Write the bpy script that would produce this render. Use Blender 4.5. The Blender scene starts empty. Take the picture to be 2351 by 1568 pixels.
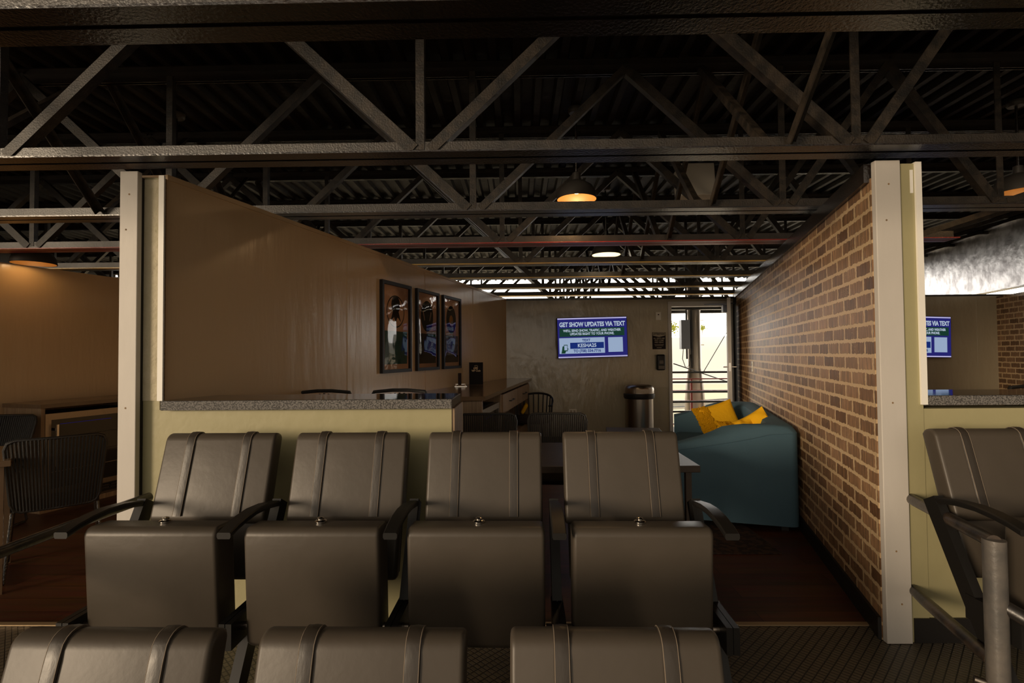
import bpy, bmesh, math, random
from mathutils import Vector, Matrix
random.seed(7)
C = bpy.context.scene.collection
SC = bpy.context.scene
R = math.radians
E = 1.34                                   # eye height above the suite floor
TH = math.atan(0.295)                      # partitions are skewed from the seating rows
CT, ST = math.cos(TH), math.sin(TH)

# ---------------------------------------------------------------- camera
cam_d = bpy.data.cameras.new('camera'); cam = bpy.data.objects.new('camera', cam_d); C.objects.link(cam)
cam_d.sensor_width = 36; cam_d.lens = 17.99; cam_d.clip_start = 0.02; cam_d.clip_end = 500
cam.matrix_world = (Matrix.Translation((0, 0, E)) @ Matrix.Rotation(0.0157, 4, 'Z')
                    @ Matrix.Rotation(math.pi/2 + 0.0247, 4, 'X') @ Matrix.Rotation(-0.0085, 4, 'Z'))
SC.camera = cam
# ---------------------------------------------------------------- world: hazy evening sky, warm glow low behind the viewer's left
W = bpy.data.worlds.new('sky'); SC.world = W; W.use_nodes = True
nt = W.node_tree; nt.nodes.clear()
def wn(t, **k):
    n = nt.nodes.new(t)
    for a, b in k.items(): setattr(n, a, b)
    return n
tc = wn('ShaderNodeTexCoord')
def lobe(direction, power, col, strength):
    d = wn('ShaderNodeVectorMath', operation='DOT_PRODUCT'); nt.links.new(tc.outputs['Generated'], d.inputs[0])
    d.inputs[1].default_value = Vector(direction).normalized()
    m = wn('ShaderNodeMath', operation='MAXIMUM'); nt.links.new(d.outputs['Value'], m.inputs[0]); m.inputs[1].default_value = 0
    p = wn('ShaderNodeMath', operation='POWER'); nt.links.new(m.outputs[0], p.inputs[0]); p.inputs[1].default_value = power
    s = wn('ShaderNodeVectorMath', operation='SCALE'); s.inputs[0].default_value = [c*strength for c in col]
    nt.links.new(p.outputs[0], s.inputs['Scale']); return s.outputs[0]
def vadd(a, b):
    n = wn('ShaderNodeVectorMath', operation='ADD'); nt.links.new(a, n.inputs[0])
    if isinstance(b, (tuple, list)): n.inputs[1].default_value = b
    else: nt.links.new(b, n.inputs[1])
    return n.outputs[0]
v = vadd(lobe((-0.77, -0.62, 0.12), 10, (0.95, 0.80, 0.62), 1.7), (0.05, 0.04, 0.03))
v = vadd(v, lobe((0.25, 1.0, 0.20), 2.5, (1.0, 0.95, 0.87), 9.0))
v = vadd(v, lobe((-0.05, -1.0, 0.06), 7, (0.95, 0.82, 0.66), 1.0))
bg = wn('ShaderNodeBackground'); nt.links.new(v, bg.inputs['Color']); bg.inputs['Strength'].default_value = 1.0
wo = wn('ShaderNodeOutputWorld'); nt.links.new(bg.outputs[0], wo.inputs['Surface'])
W.cycles.sampling_method = 'MANUAL'; W.cycles.sample_map_resolution = 512
# ---------------------------------------------------------------- low hazy sun behind the viewer's left
sun_d = bpy.data.lights.new('sun', 'SUN'); sun_d.energy = 2.2; sun_d.angle = R(13); sun_d.color = (1.0, 0.78, 0.54)
sun = bpy.data.objects.new('sun', sun_d); C.objects.link(sun); sun.rotation_euler = Vector((-0.71, -0.70, 0.125)).to_track_quat('Z', 'Y').to_euler()
# ---------------------------------------------------------------- exposure
vs = SC.view_settings; vs.view_transform = 'Standard'; vs.look = 'None'; vs.gamma = 1; vs.exposure = 0.0; vs.use_curve_mapping = False

# ---------------------------------------------------------------- materials
def mat(name, col, rough=0.6, metal=0.0, spec=0.5, bump=None, var=None, coat=0.0, emit=None, alpha=None):
    """bump=(scale,strength,stretch) ; var=(scale, amount, second colour, stretch)"""
    m = bpy.data.materials.new(name); m.use_nodes = True; t = m.node_tree
    b = t.nodes['Principled BSDF']
    b.inputs['Base Color'].default_value = (*col, 1); b.inputs['Roughness'].default_value = rough
    b.inputs['Metallic'].default_value = metal; b.inputs['Specular IOR Level'].default_value = spec
    b.inputs['Coat Weight'].default_value = coat; b.inputs['Coat Roughness'].default_value = 0.08
    if emit: b.inputs['Emission Color'].default_value = (*emit[0], 1); b.inputs['Emission Strength'].default_value = emit[1]
    def noise(scale, stretch, detail=5):
        c = t.nodes.new('ShaderNodeTexCoord'); mp = t.nodes.new('ShaderNodeMapping'); t.links.new(c.outputs['Object'], mp.inputs[0])
        mp.inputs['Scale'].default_value = stretch; n = t.nodes.new('ShaderNodeTexNoise'); n.inputs['Scale'].default_value = scale
        n.inputs['Detail'].default_value = detail; t.links.new(mp.outputs[0], n.inputs['Vector']); return n
    if var:
        n = noise(var[0], var[3] if len(var) > 3 else (1, 1, 1)); r = t.nodes.new('ShaderNodeValToRGB')
        r.color_ramp.elements[0].position = 0.5-var[1]; r.color_ramp.elements[1].position = 0.5+var[1]
        r.color_ramp.elements[0].color = (*col, 1); r.color_ramp.elements[1].color = (*var[2], 1)
        t.links.new(n.outputs['Fac'], r.inputs[0]); t.links.new(r.outputs[0], b.inputs['Base Color'])
    if bump:
        n = noise(bump[0], bump[2] if len(bump) > 2 else (1, 1, 1)); bp = t.nodes.new('ShaderNodeBump')
        bp.inputs['Strength'].default_value = bump[1]; bp.inputs['Distance'].default_value = bump[3] if len(bump) > 3 else 0.02
        t.links.new(n.outputs['Fac'], bp.inputs['Height']); t.links.new(bp.outputs[0], b.inputs['Normal'])
        if coat: t.links.new(bp.outputs[0], b.inputs['Coat Normal'])
    return m
M = {}
M['leather'] = mat('black_vinyl', (0.062, 0.051, 0.038), 0.42, spec=0.40, bump=(9, 0.10, (1, 1, 1)), var=(5, .3, (0.080, 0.065, 0.051)))
M['strap'] = mat('black_vinyl_strap', (0.042, 0.034, 0.027), 0.38, spec=0.5, bump=(30, 0.10, (1, 1, .2)))
M['stitch'] = mat('pale_stitching', (0.24, 0.19, 0.14), 0.7)
M['plastic'] = mat('black_plastic', (0.012, 0.011, 0.010), 0.42, spec=0.4)
M['steel'] = mat('dark_painted_steel', (0.009, 0.007, 0.006), 0.34, metal=0.0, spec=0.9, bump=(90, 0.5, (1, 1, 1), 0.004), var=(7, .12, (0.02, 0.012, 0.008)))
M['steel'].node_tree.nodes['Principled BSDF'].inputs['Roughness'].default_value = 0.24
M['steel2'] = mat('dull_painted_steel', (0.016, 0.013, 0.010), 0.42, spec=0.8, bump=(120, 0.5, (1, 1, 1), 0.004), var=(14, .2, (0.04, 0.030, 0.021)))
M['web'] = mat('dark_web_steel', (0.010, 0.008, 0.006), 0.5, spec=0.5, bump=(120, 0.5, (1, 1, 1), 0.004), var=(20, .12, (0.034, 0.025, 0.017)))
M['yellowsteel'] = mat('yellow_steel', (0.95, 0.60, 0.09), 0.3, spec=0.8, bump=(60, 0.2), var=(5, .2, (0.62, 0.34, 0.05)))  # yellow for one half of the bottom flange on some joists
M['red'] = mat('red_painted_steel', (0.42, 0.035, 0.02), 0.35, spec=0.8, bump=(60, 0.3), var=(6, .2, (0.30, 0.02, 0.012)))
M['deck'] = mat('dark_deck_metal', (0.010, 0.008, 0.007), 0.55, metal=0.0, spec=0.25, bump=(14, 0.25), var=(3, .06, (0.012, 0.008, 0.006)))
M['galv'] = mat('galvanized_steel', (0.30, 0.29, 0.29), 0.33, metal=0.85, bump=(10, 0.25), var=(5, .10, (0.13, 0.12, 0.12)))
M['olive'] = mat('olive_painted_wall', (0.36, 0.33, 0.18), 0.50, spec=0.5, bump=(16, 0.12), var=(2.5, .4, (0.40, 0.36, 0.20)))
M['paintwhite'] = mat('grey_white_painted_board', (0.55, 0.52, 0.48), 0.5, bump=(18, 0.08, (1, 1, .3)), var=(3, .3, (0.62, 0.58, 0.53)))
M['cream'] = mat('cream_edge', (0.92, 0.90, 0.84), 0.5)
M['plaster'] = mat('rough_plaster', (0.46, 0.41, 0.27), 0.65, bump=(35, 0.5), var=(18, .25, (0.52, 0.46, 0.33)))
M['panel'] = mat('glossy_taupe_panel', (0.66, 0.47, 0.28), 0.26, spec=0.7, bump=(11, 0.35, (1, 1, .18), 0.012), var=(1.5, .4, (0.70, 0.50, 0.30)))
M['backpanel'] = mat('glossy_grey_green_panel', (0.42, 0.36, 0.25), 0.20, spec=0.9, bump=(7, 0.55, (1, 1, .4), 0.02))
M['osb'] = mat('raw_board_edge', (0.33, 0.21, 0.10), 0.8, var=(60, .15, (0.14, 0.09, 0.05)))
M['blackpaint'] = mat('black_paint', (0.012, 0.010, 0.009), 0.5)
M['granite'] = mat('grey_granite', (0.065, 0.062, 0.06), 0.15, spec=0.5, var=(160, .08, (0.20, 0.19, 0.18)))
M['granite_top'] = mat('polished_granite_top', (0.014, 0.012, 0.011), 0.06, spec=0.7, var=(160, .08, (0.035, 0.032, 0.03)))
M['wood'] = mat('pale_grey_oak_laminate', (0.40, 0.28, 0.17), 0.45, spec=0.4, var=(9, .2, (0.24, 0.16, 0.10), (6, 6, .35)))
M['woodtop'] = mat('brown_laminate_worktop', (0.20, 0.13, 0.075), 0.16, spec=0.6, var=(8, .25, (0.15, 0.095, 0.055), (1, 6, 1)))
M['darkwood'] = mat('dark_table_wood', (0.07, 0.045, 0.03), 0.42, spec=0.4, var=(6, .2, (0.045, 0.03, 0.02), (1, 8, 1)))
M['chrome'] = mat('chrome', (0.8, 0.76, 0.7), 0.15, metal=1)
M['brushed'] = mat('brushed_steel', (0.36, 0.31, 0.26), 0.30, metal=1, bump=(40, 0.1, (1, 1, .02)))
M['blackglass'] = mat('dark_glass', (0.006, 0.006, 0.007), 0.06, spec=0.7)
M['wicker'] = mat('black_woven_cord', (0.007, 0.006, 0.005), 0.5, spec=0.6, bump=(240, 0.6, (1, 1, 1), 0.003))
M['cushion'] = mat('dark_seat_cushion', (0.04, 0.025, 0.022), 0.9)
M['sofa'] = mat('blue_grey_fabric', (0.070, 0.135, 0.185), 0.85, spec=0.25, bump=(260, 0.35, (1, 1, 1), 0.003), var=(3, .3, (0.082, 0.155, 0.205)))
M['yellow'] = mat('mustard_fabric', (0.92, 0.50, 0.012), 0.85, spec=0.2, bump=(30, 0.3))
M['fringe'] = mat('mustard_tufts', (0.80, 0.40, 0.008), 0.9, spec=0.1, bump=(140, 1.0, (1, 1, 1), 0.02))
M['white'] = mat('off_white_plastic', (0.75, 0.70, 0.60), 0.4)
M['lampshade'] = mat('charcoal_enamel', (0.05, 0.045, 0.04), 0.4)
M['lampin'] = mat('white_enamel_inside', (0.85, 0.80, 0.68), 0.45)
M['lampin2'] = mat('lamplight_tinted_enamel', (0.20, 0.10, 0.03), 0.45)  # orange lamplight on a white enamel lining, put into the colour
M['bulb_on'] = mat('lit_bulb', (1, .8, .5), 0.3, emit=((1.0, 0.62, 0.18), 22))
M['bulb_off'] = mat('unlit_bulb', (0.9, .88, .85), 0.1)
M['pipe'] = mat('worn_grey_pipe_paint', (0.085, 0.08, 0.075), 0.36, spec=0.7, bump=(60, 0.3, (1, 1, 1), 0.004), var=(9, .1, (0.14, 0.125, 0.11)))
M['darkpipe'] = mat('worn_dark_pipe_paint', (0.020, 0.017, 0.015), 0.36, spec=0.7, bump=(60, 0.3, (1, 1, 1), 0.004), var=(12, .08, (0.06, 0.042, 0.03)))
M['gold'] = mat('brass_strip', (0.42, 0.30, 0.17), 0.4, metal=0.4)
M['ply'] = mat('pale_plywood_edge', (0.55, 0.42, 0.24), 0.6)
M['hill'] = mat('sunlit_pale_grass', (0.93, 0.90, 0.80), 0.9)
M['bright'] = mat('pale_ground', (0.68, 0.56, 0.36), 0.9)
M['concrete'] = mat('concrete', (0.35, 0.33, 0.30), 0.85, var=(3, .3, (0.42, 0.40, 0.36)))
M['grass'] = mat('front_field', (0.12, 0.09, 0.055), 0.9)
M['leaf'] = mat('yellow_green_leaves', (0.34, 0.42, 0.05), 0.8, var=(6, .2, (0.55, 0.55, 0.10)))
M['bluegrey'] = mat('blue_grey_metal', (0.22, 0.24, 0.30), 0.4)
M['tent'] = mat('pale_blue_canvas', (0.62, 0.68, 0.80), 0.7)
M['bluebox'] = mat('turquoise_panel', (0.10, 0.45, 0.62), 0.6)
M['print_pink'] = mat('pinkish_poster_paper', (0.75, 0.50, 0.38), 0.6)
M['ink'] = mat('black_ink', (0.015, 0.012, 0.012), 0.6)
M['teal'] = mat('dark_teal_print', (0.03, 0.15, 0.17), 0.6, var=(7, .2, (0.03, 0.11, 0.12)))
M['brownprint'] = mat('brown_print', (0.03, 0.018, 0.012), 0.6)
M['bluishprint'] = mat('blue_grey_print', (0.10, 0.12, 0.22), 0.6, var=(25, .1, (0.35, 0.34, 0.40)))
M['lightprint'] = mat('pale_print', (0.42, 0.40, 0.42), 0.6)
M['orangeprint'] = mat('orange_print', (0.55, 0.27, 0.06), 0.6)
M['cardprint'] = mat('dark_card', (0.012, 0.007, 0.006), 0.6, spec=0.2)
M['goldprint'] = mat('gold_print', (0.85, 0.62, 0.36), 0.5)
M['signpale'] = mat('pale_sign_print', (0.40, 0.34, 0.25), 0.6)
def em(name, col, s): return mat(name, tuple(c*0.1 for c in col), 0.45, spec=0.2, emit=(col, s*0.8))
M['scr_purple'] = em('screen_blue', (0.022, 0.022, 0.20), 0.9)
M['scr_blue'] = em('screen_royal_blue', (0.008, 0.03, 0.21), 0.9)
M['scr_green'] = em('screen_dark_green', (0.010, 0.055, 0.035), 0.9)
M['scr_pale'] = em('screen_pale_blue', (0.42, 0.55, 0.78), 0.85)
M['scr_text'] = em('screen_pale_text', (0.55, 0.66, 0.80), 0.9)
M['scr_dkgreen'] = em('screen_hand_green', (0.008, 0.06, 0.03), 0.9)
M['scr_lilac'] = em('screen_lilac_edge', (0.55, 0.52, 0.85), 0.9)
M['bluelight'] = em('blue_led', (0.02, 0.03, 1.0), 0.12)
M['rug'] = mat('dark_patterned_rug', (0.02, 0.012, 0.010), 0.95, var=(22, .05, (0.06, 0.03, 0.018)))

def glass_mat():
    m = bpy.data.materials.new('picture_glass'); m.use_nodes = True; t = m.node_tree; t.nodes.clear()
    o = t.nodes.new('ShaderNodeOutputMaterial'); mx = t.nodes.new('ShaderNodeMixShader'); tr = t.nodes.new('ShaderNodeBsdfTransparent')
    g = t.nodes.new('ShaderNodeBsdfGlossy'); g.inputs['Roughness'].default_value = 0.03; f = t.nodes.new('ShaderNodeFresnel'); f.inputs[0].default_value = 1.45
    n = t.nodes.new('ShaderNodeTexNoise'); n.inputs['Scale'].default_value = 2.2; n.inputs['Detail'].default_value = 0
    b = t.nodes.new('ShaderNodeBump'); b.inputs['Strength'].default_value = 0.15; b.inputs['Distance'].default_value = 0.03
    t.links.new(n.outputs['Fac'], b.inputs['Height']); t.links.new(b.outputs[0], g.inputs['Normal'])
    t.links.new(f.outputs[0], mx.inputs[0]); t.links.new(tr.outputs[0], mx.inputs[1]); t.links.new(g.outputs[0], mx.inputs[2]); t.links.new(mx.outputs[0], o.inputs[0])
    return m
M['glass'] = glass_mat()

def brick_mat(name='brown_brick'):
    m = bpy.data.materials.new(name); m.use_nodes = True; t = m.node_tree; L = t.links.new; N = t.nodes.new
    b = t.nodes['Principled BSDF']; b.inputs['Roughness'].default_value = 0.5; b.inputs['Specular IOR Level'].default_value = 0.45
    c = N('ShaderNodeTexCoord'); sp = N('ShaderNodeSeparateXYZ'); L(c.outputs['Object'], sp.inputs[0])
    cb = N('ShaderNodeCombineXYZ'); L(sp.outputs['X'], cb.inputs['X']); L(sp.outputs['Z'], cb.inputs['Y'])
    nz = N('ShaderNodeTexNoise'); nz.inputs['Scale'].default_value = 38; nz.inputs['Detail'].default_value = 3; L(c.outputs['Object'], nz.inputs['Vector'])
    sb = N('ShaderNodeVectorMath'); sb.operation = 'SUBTRACT'; L(nz.outputs['Color'], sb.inputs[0]); sb.inputs[1].default_value = (.5, .5, .5)
    sl = N('ShaderNodeVectorMath'); sl.operation = 'SCALE'; L(sb.outputs[0], sl.inputs[0]); sl.inputs['Scale'].default_value = 0.022
    ad = N('ShaderNodeVectorMath'); ad.operation = 'ADD'; L(cb.outputs[0], ad.inputs[0]); L(sl.outputs[0], ad.inputs[1])
    br = N('ShaderNodeTexBrick'); L(ad.outputs[0], br.inputs['Vector']); br.inputs['Scale'].default_value = 1
    br.inputs['Brick Width'].default_value = 0.205; br.inputs['Row Height'].default_value = 0.0775; br.inputs['Mortar Size'].default_value = 0.0105
    br.inputs['Mortar Smooth'].default_value = 0.15; br.inputs['Bias'].default_value = 0.0
    br.inputs['Color1'].default_value = (0.16, 0.085, 0.042, 1); br.inputs['Color2'].default_value = (0.40, 0.245, 0.135, 1); br.inputs['Mortar'].default_value = (0.72, 0.52, 0.30, 1)
    mp = N('ShaderNodeMapping'); L(cb.outputs[0], mp.inputs[0]); mp.inputs['Scale'].default_value = (60, 7, 1)
    n2 = N('ShaderNodeTexNoise'); n2.inputs['Scale'].default_value = 1; n2.inputs['Detail'].default_value = 5; L(mp.outputs[0], n2.inputs['Vector'])
    rp = N('ShaderNodeValToRGB'); rp.color_ramp.elements[0].position = .38; rp.color_ramp.elements[1].position = .72
    rp.color_ramp.elements[0].color = (.62, .6, .6, 1); rp.color_ramp.elements[1].color = (1.7, 1.55, 1.4, 1); L(n2.outputs['Fac'], rp.inputs[0])
    mu = N('ShaderNodeMixRGB'); mu.blend_type = 'MULTIPLY'; mu.inputs[0].default_value = 0.75; L(br.outputs['Color'], mu.inputs[1]); L(rp.outputs[0], mu.inputs[2])
    mm = N('ShaderNodeMixRGB'); L(br.outputs['Fac'], mm.inputs[0]); L(mu.outputs[0], mm.inputs[1]); mm.inputs[2].default_value = (0.72, 0.52, 0.30, 1)
    # pale specks of mortar over some bricks
    n3 = N('ShaderNodeTexNoise'); n3.inputs['Scale'].default_value = 120; n3.inputs['Detail'].default_value = 2; L(c.outputs['Object'], n3.inputs['Vector'])
    n4 = N('ShaderNodeTexNoise'); n4.inputs['Scale'].default_value = 4; L(c.outputs['Object'], n4.inputs['Vector'])
    ml = N('ShaderNodeMath'); ml.operation = 'MULTIPLY'; L(n3.outputs['Fac'], ml.inputs[0]); L(n4.outputs['Fac'], ml.inputs[1])
    gt = N('ShaderNodeMath'); gt.operation = 'GREATER_THAN'; L(ml.outputs[0], gt.inputs[0]); gt.inputs[1].default_value = 0.385
    m5 = N('ShaderNodeMixRGB'); L(gt.outputs[0], m5.inputs[0]); L(mm.outputs[0], m5.inputs[1]); m5.inputs[2].default_value = (0.5, 0.33, 0.19, 1)
    L(m5.outputs[0], b.inputs['Base Color'])
    bp = N('ShaderNodeBump'); bp.inputs['Strength'].default_value = 0.5; bp.inputs['Distance'].default_value = 0.01; L(br.outputs['Fac'], bp.inputs['Height']); bp.invert = True
    bp2 = N('ShaderNodeBump'); bp2.inputs['Strength'].default_value = 0.3; bp2.inputs['Distance'].default_value = 0.01; L(n2.outputs['Fac'], bp2.inputs['Height']); L(bp.outputs[0], bp2.inputs['Normal'])
    L(bp2.outputs[0], b.inputs['Normal']); return m
M['brick'] = brick_mat()

def plank_mat():
    m = bpy.data.materials.new('dark_plank_floor'); m.use_nodes = True; t = m.node_tree; L = t.links.new; N = t.nodes.new
    b = t.nodes['Principled BSDF']; b.inputs['Roughness'].default_value = 0.38; b.inputs['Specular IOR Level'].default_value = 0.35
    c = N('ShaderNodeTexCoord'); br = N('ShaderNodeTexBrick'); L(c.outputs['Object'], br.inputs['Vector']); br.inputs['Scale'].default_value = 1
    br.inputs['Brick Width'].default_value = 1.2; br.inputs['Row Height'].default_value = 0.15; br.inputs['Mortar Size'].default_value = 0.002
    br.inputs['Color1'].default_value = (0.065, 0.025, 0.013, 1); br.inputs['Color2'].default_value = (0.10, 0.040, 0.019, 1); br.inputs['Mortar'].default_value = (0.012, 0.006, 0.004, 1)
    mp = N('ShaderNodeMapping'); L(c.outputs['Object'], mp.inputs[0]); mp.inputs['Scale'].default_value = (1.5, 22, 1)
    n = N('ShaderNodeTexNoise'); n.inputs['Scale'].default_value = 1.5; n.inputs['Detail'].default_value = 6; L(mp.outputs[0], n.inputs['Vector'])
    mu = N('ShaderNodeMixRGB'); mu.blend_type = 'MULTIPLY'; mu.inputs[0].default_value = .8; L(br.outputs['Color'], mu.inputs[1]); L(n.outputs['Color'], mu.inputs[2])
    g = N('ShaderNodeMixRGB'); g.blend_type = 'MULTIPLY'; g.inputs[0].default_value = 1; L(mu.outputs[0], g.inputs[1]); g.inputs[2].default_value = (1.6, 1.5, 1.4, 1)
    L(g.outputs[0], b.inputs['Base Color']); return m
M['plank'] = plank_mat()

def mat_mat():
    m = bpy.data.materials.new('diamond_rubber_mat'); m.use_nodes = True; t = m.node_tree; L = t.links.new; N = t.nodes.new
    b = t.nodes['Principled BSDF']; b.inputs['Roughness'].default_value = 0.45
    c = N('ShaderNodeTexCoord'); mp = N('ShaderNodeMapping'); L(c.outputs['Object'], mp.inputs[0]); mp.inputs['Rotation'].default_value = (0, 0, R(45))
    br = N('ShaderNodeTexBrick'); L(mp.outputs[0], br.inputs['Vector']); br.inputs['Scale'].default_value = 1; br.offset = 0
    br.inputs['Brick Width'].default_value = 0.034; br.inputs['Row Height'].default_value = 0.022; br.inputs['Mortar Size'].default_value = 0.003; br.inputs['Mortar Smooth'].default_value = 0.6
    br.inputs['Color1'].default_value = (0.13, 0.105, 0.07, 1); br.inputs['Color2'].default_value = (0.15, 0.12, 0.08, 1); br.inputs['Mortar'].default_value = (0.022, 0.018, 0.012, 1)
    L(br.outputs['Color'], b.inputs['Base Color']); bp = N('ShaderNodeBump'); bp.invert = True; bp.inputs['Distance'].default_value = 0.004; L(br.outputs['Fac'], bp.inputs['Height']); L(bp.outputs[0], b.inputs['Normal'])
    return m
M['mat'] = mat_mat()

# ---------------------------------------------------------------- mesh helpers
class MB:
    """collects shapes, links them as ONE mesh object"""
    def __init__(s): s.bm = bmesh.new()
    def box(s, c, d, rot=None, bevel=0, seg=2):
        m = Matrix.Translation(c) @ (rot.to_4x4() if rot else Matrix.Identity(4)) @ Matrix.Diagonal((*d, 1))
        if bevel:
            b2 = bmesh.new(); bmesh.ops.create_cube(b2, size=1, matrix=Matrix.Diagonal((*d, 1)))
            bmesh.ops.bevel(b2, geom=list(b2.edges), offset=bevel, segments=seg, affect='EDGES', profile=0.5)
            b2.transform(Matrix.Translation(c) @ (rot.to_4x4() if rot else Matrix.Identity(4))); s.merge(b2); return s
        bmesh.ops.create_cube(s.bm, size=1, matrix=m); return s
    def merge(s, b2):
        me = bpy.data.meshes.new('tmp'); b2.to_mesh(me); b2.free(); s.bm.from_mesh(me); bpy.data.meshes.remove(me)
    def b(s, x0, x1, y0, y1, z0, z1, **k):
        return s.box(((x0+x1)/2, (y0+y1)/2, (z0+z1)/2), (abs(x1-x0), abs(y1-y0), abs(z1-z0)), **k)
    def prof(s, pts2, p0, p1, up=(0, 0, 1)):
        """extrude closed 2-D profile (u,v) from p0 to p1; v along up, u along d x up"""
        p0, p1 = Vector(p0), Vector(p1); d = (p1-p0).normalized(); up = Vector(up); up = (up-d*up.dot(d)).normalized(); u = d.cross(up)
        rings = [[s.bm.verts.new(p+u*a+up*b_) for a, b_ in pts2] for p in (p0, p1)]
        n = len(pts2)
        for i in range(n): s.bm.faces.new((rings[0][i], rings[0][(i+1) % n], rings[1][(i+1) % n], rings[1][i]))
        s.bm.faces.new(rings[0][::-1]); s.bm.faces.new(rings[1]); return s
    def tube(s, pts, r, n=10, closed=False, cap=True):
        pts = [Vector(p) for p in pts]; rings = []; prev = None; N = len(pts)
        for i, p in enumerate(pts):
            a = pts[(i-1) % N] if (closed or i > 0) else p; c = pts[(i+1) % N] if (closed or i < N-1) else p
            d = (c-a).normalized()
            if prev is None: h = Vector((0, 0, 1)) if abs(d.z) < .9 else Vector((1, 0, 0)); u = d.cross(h).normalized()
            else: u = (prev-d*prev.dot(d)).normalized()
            prev = u; v2 = d.cross(u); rr = r[i] if isinstance(r, (list, tuple)) else r
            rings.append([s.bm.verts.new(p+(u*math.cos(2*math.pi*k/n)+v2*math.sin(2*math.pi*k/n))*rr) for k in range(n)])
        for i in range(N if closed else N-1):
            a, c = rings[i], rings[(i+1) % N]
            for k in range(n): s.bm.faces.new((a[k], a[(k+1) % n], c[(k+1) % n], c[k]))
        if not closed and cap: s.bm.faces.new(rings[0][::-1]); s.bm.faces.new(rings[-1])
        return s
    def lathe(s, prof, n=32, c=(0, 0, 0), cap=True):
        rings = []
        for r, z in prof: rings.append([s.bm.verts.new((c[0]+r*math.cos(2*math.pi*k/n), c[1]+r*math.sin(2*math.pi*k/n), c[2]+z)) for k in range(n)])
        for a, b_ in zip(rings, rings[1:]):
            for k in range(n): s.bm.faces.new((a[k], a[(k+1) % n], b_[(k+1) % n], b_[k]))
        if cap and prof[0][0] > 1e-4: s.bm.faces.new(rings[0][::-1])
        if cap and prof[-1][0] > 1e-4: s.bm.faces.new(rings[-1])
        return s
    def grid(s, nu, nv, f, flip=False, closeu=False):
        g = [[s.bm.verts.new(f(i/(nu-1) if not closeu else i/nu, j/(nv-1))) for j in range(nv)] for i in range(nu)]
        for i in range(nu if closeu else nu-1):
            for j in range(nv-1):
                q = (g[i][j], g[(i+1) % nu][j], g[(i+1) % nu][j+1], g[i][j+1]); s.bm.faces.new(q[::-1] if flip else q)
        return g
    def poly(s, pts, axis, th):
        """flat polygon thickened by vector axis*th"""
        ax = Vector(axis)*th; a = [s.bm.verts.new(p) for p in pts]; b_ = [s.bm.verts.new(Vector(p)+ax) for p in pts]; n = len(pts)
        s.bm.faces.new(a[::-1]); s.bm.faces.new(b_)
        for i in range(n): s.bm.faces.new((a[i], a[(i+1) % n], b_[(i+1) % n], b_[i]))
        return s
    def build(s, name, m, parent=None, smooth=False, fix=True):
        if fix: bmesh.ops.recalc_face_normals(s.bm, faces=list(s.bm.faces))
        me = bpy.data.meshes.new(name); s.bm.to_mesh(me); s.bm.free()
        for x in (m if isinstance(m, (list, tuple)) else [m]): me.materials.append(x)
        if smooth:
            for p in me.polygons: p.use_smooth = True
            try: me.set_sharp_from_angle(angle=R(38))
            except Exception: pass
        o = bpy.data.objects.new(name, me); C.objects.link(o)
        if parent: o.parent = parent
        return o
def empty(name, loc=(0, 0, 0), rz=0, label=None, cat=None, group=None):
    o = bpy.data.objects.new(name, None); C.objects.link(o); o.location = loc; o.rotation_euler = (0, 0, rz); o.empty_display_size = .1
    if label: tag(o, label, cat, group)
    return o
def tag(o, label, cat, group=None, kind=None):
    o['label'] = label; o['category'] = cat
    if group: o['group'] = group
    if kind: o['kind'] = kind
    return o
def struct(o): o['kind'] = 'structure'; return o
def copy_tree(o, parent=None, memo=None):
    c = o.copy(); C.objects.link(c)
    if parent: c.parent = parent
    for ch in [k for k in CHILD.get(o.name, [])]: copy_tree(ch, c)
    return c
CHILD = {}
def index_children(root):
    for k in bpy.data.objects:
        if k.parent: CHILD.setdefault(k.parent.name, [])
        if k.parent and k not in CHILD[k.parent.name]: CHILD[k.parent.name].append(k)
def text(body, size, m, parent, loc, rot=(R(90), 0, 0), align='CENTER', bold=0.0, name='lettering', ext=0.0006, sx=1.0, track=1.0):
    cu = bpy.data.curves.new('t', 'FONT'); cu.body = body; cu.size = size; cu.align_x = align; cu.align_y = 'CENTER'; cu.extrude = ext; cu.offset = bold*size; cu.space_character = track; cu.resolution_u = 3
    ob = bpy.data.objects.new('t', cu); C.objects.link(ob); dg = bpy.context.evaluated_depsgraph_get()
    me = bpy.data.meshes.new_from_object(ob.evaluated_get(dg)); bpy.data.objects.remove(ob); bpy.data.curves.remove(cu)
    me.name = name; me.materials.clear(); me.materials.append(m); o = bpy.data.objects.new(name, me); C.objects.link(o)
    o.parent = parent; o.location = loc; o.rotation_euler = rot; o.scale = (sx, 1, 1); return o
def skew(off, z=0): # frame of a partition: local x runs along it into depth, local y points left
    return (off, 0, z), math.pi/2-TH
def S(Y): return Y/CT

# ================================================================ SETTING
YF, YB = 2.42, 7.65
o = MB().b(-9.3, 9.5, 2.56, 7.65, -.08, 0).build('floor', M['plank']); struct(o)
o = MB().b(-9.3, 9.5, 1.27, 2.56, -.08, -.002).b(-9.3, 9.5, .30, 1.27, -.37, -.292).b(-9.3, 9.5, -.70, .30, -.66, -.582).b(-9.3, 9.5, -2.2, -.7, -.95, -.872).build('floor_terrace', M['mat']); struct(o)
o = MB().b(-9.3, 9.5, 1.235, 1.27, -.37, -.003).b(-9.3, 9.5, .27, .30, -.66, -.293).b(-9.3, 9.5, -.73, -.70, -.95, -.583).build('trim_1', M['brushed']); struct(o)
o = MB().b(-6, -1.9, 2.555, 2.585, 0, .006).b(-.30, 1.70, 2.555, 2.585, 0, .006).build('trim_2', M['gold']); struct(o)
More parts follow.
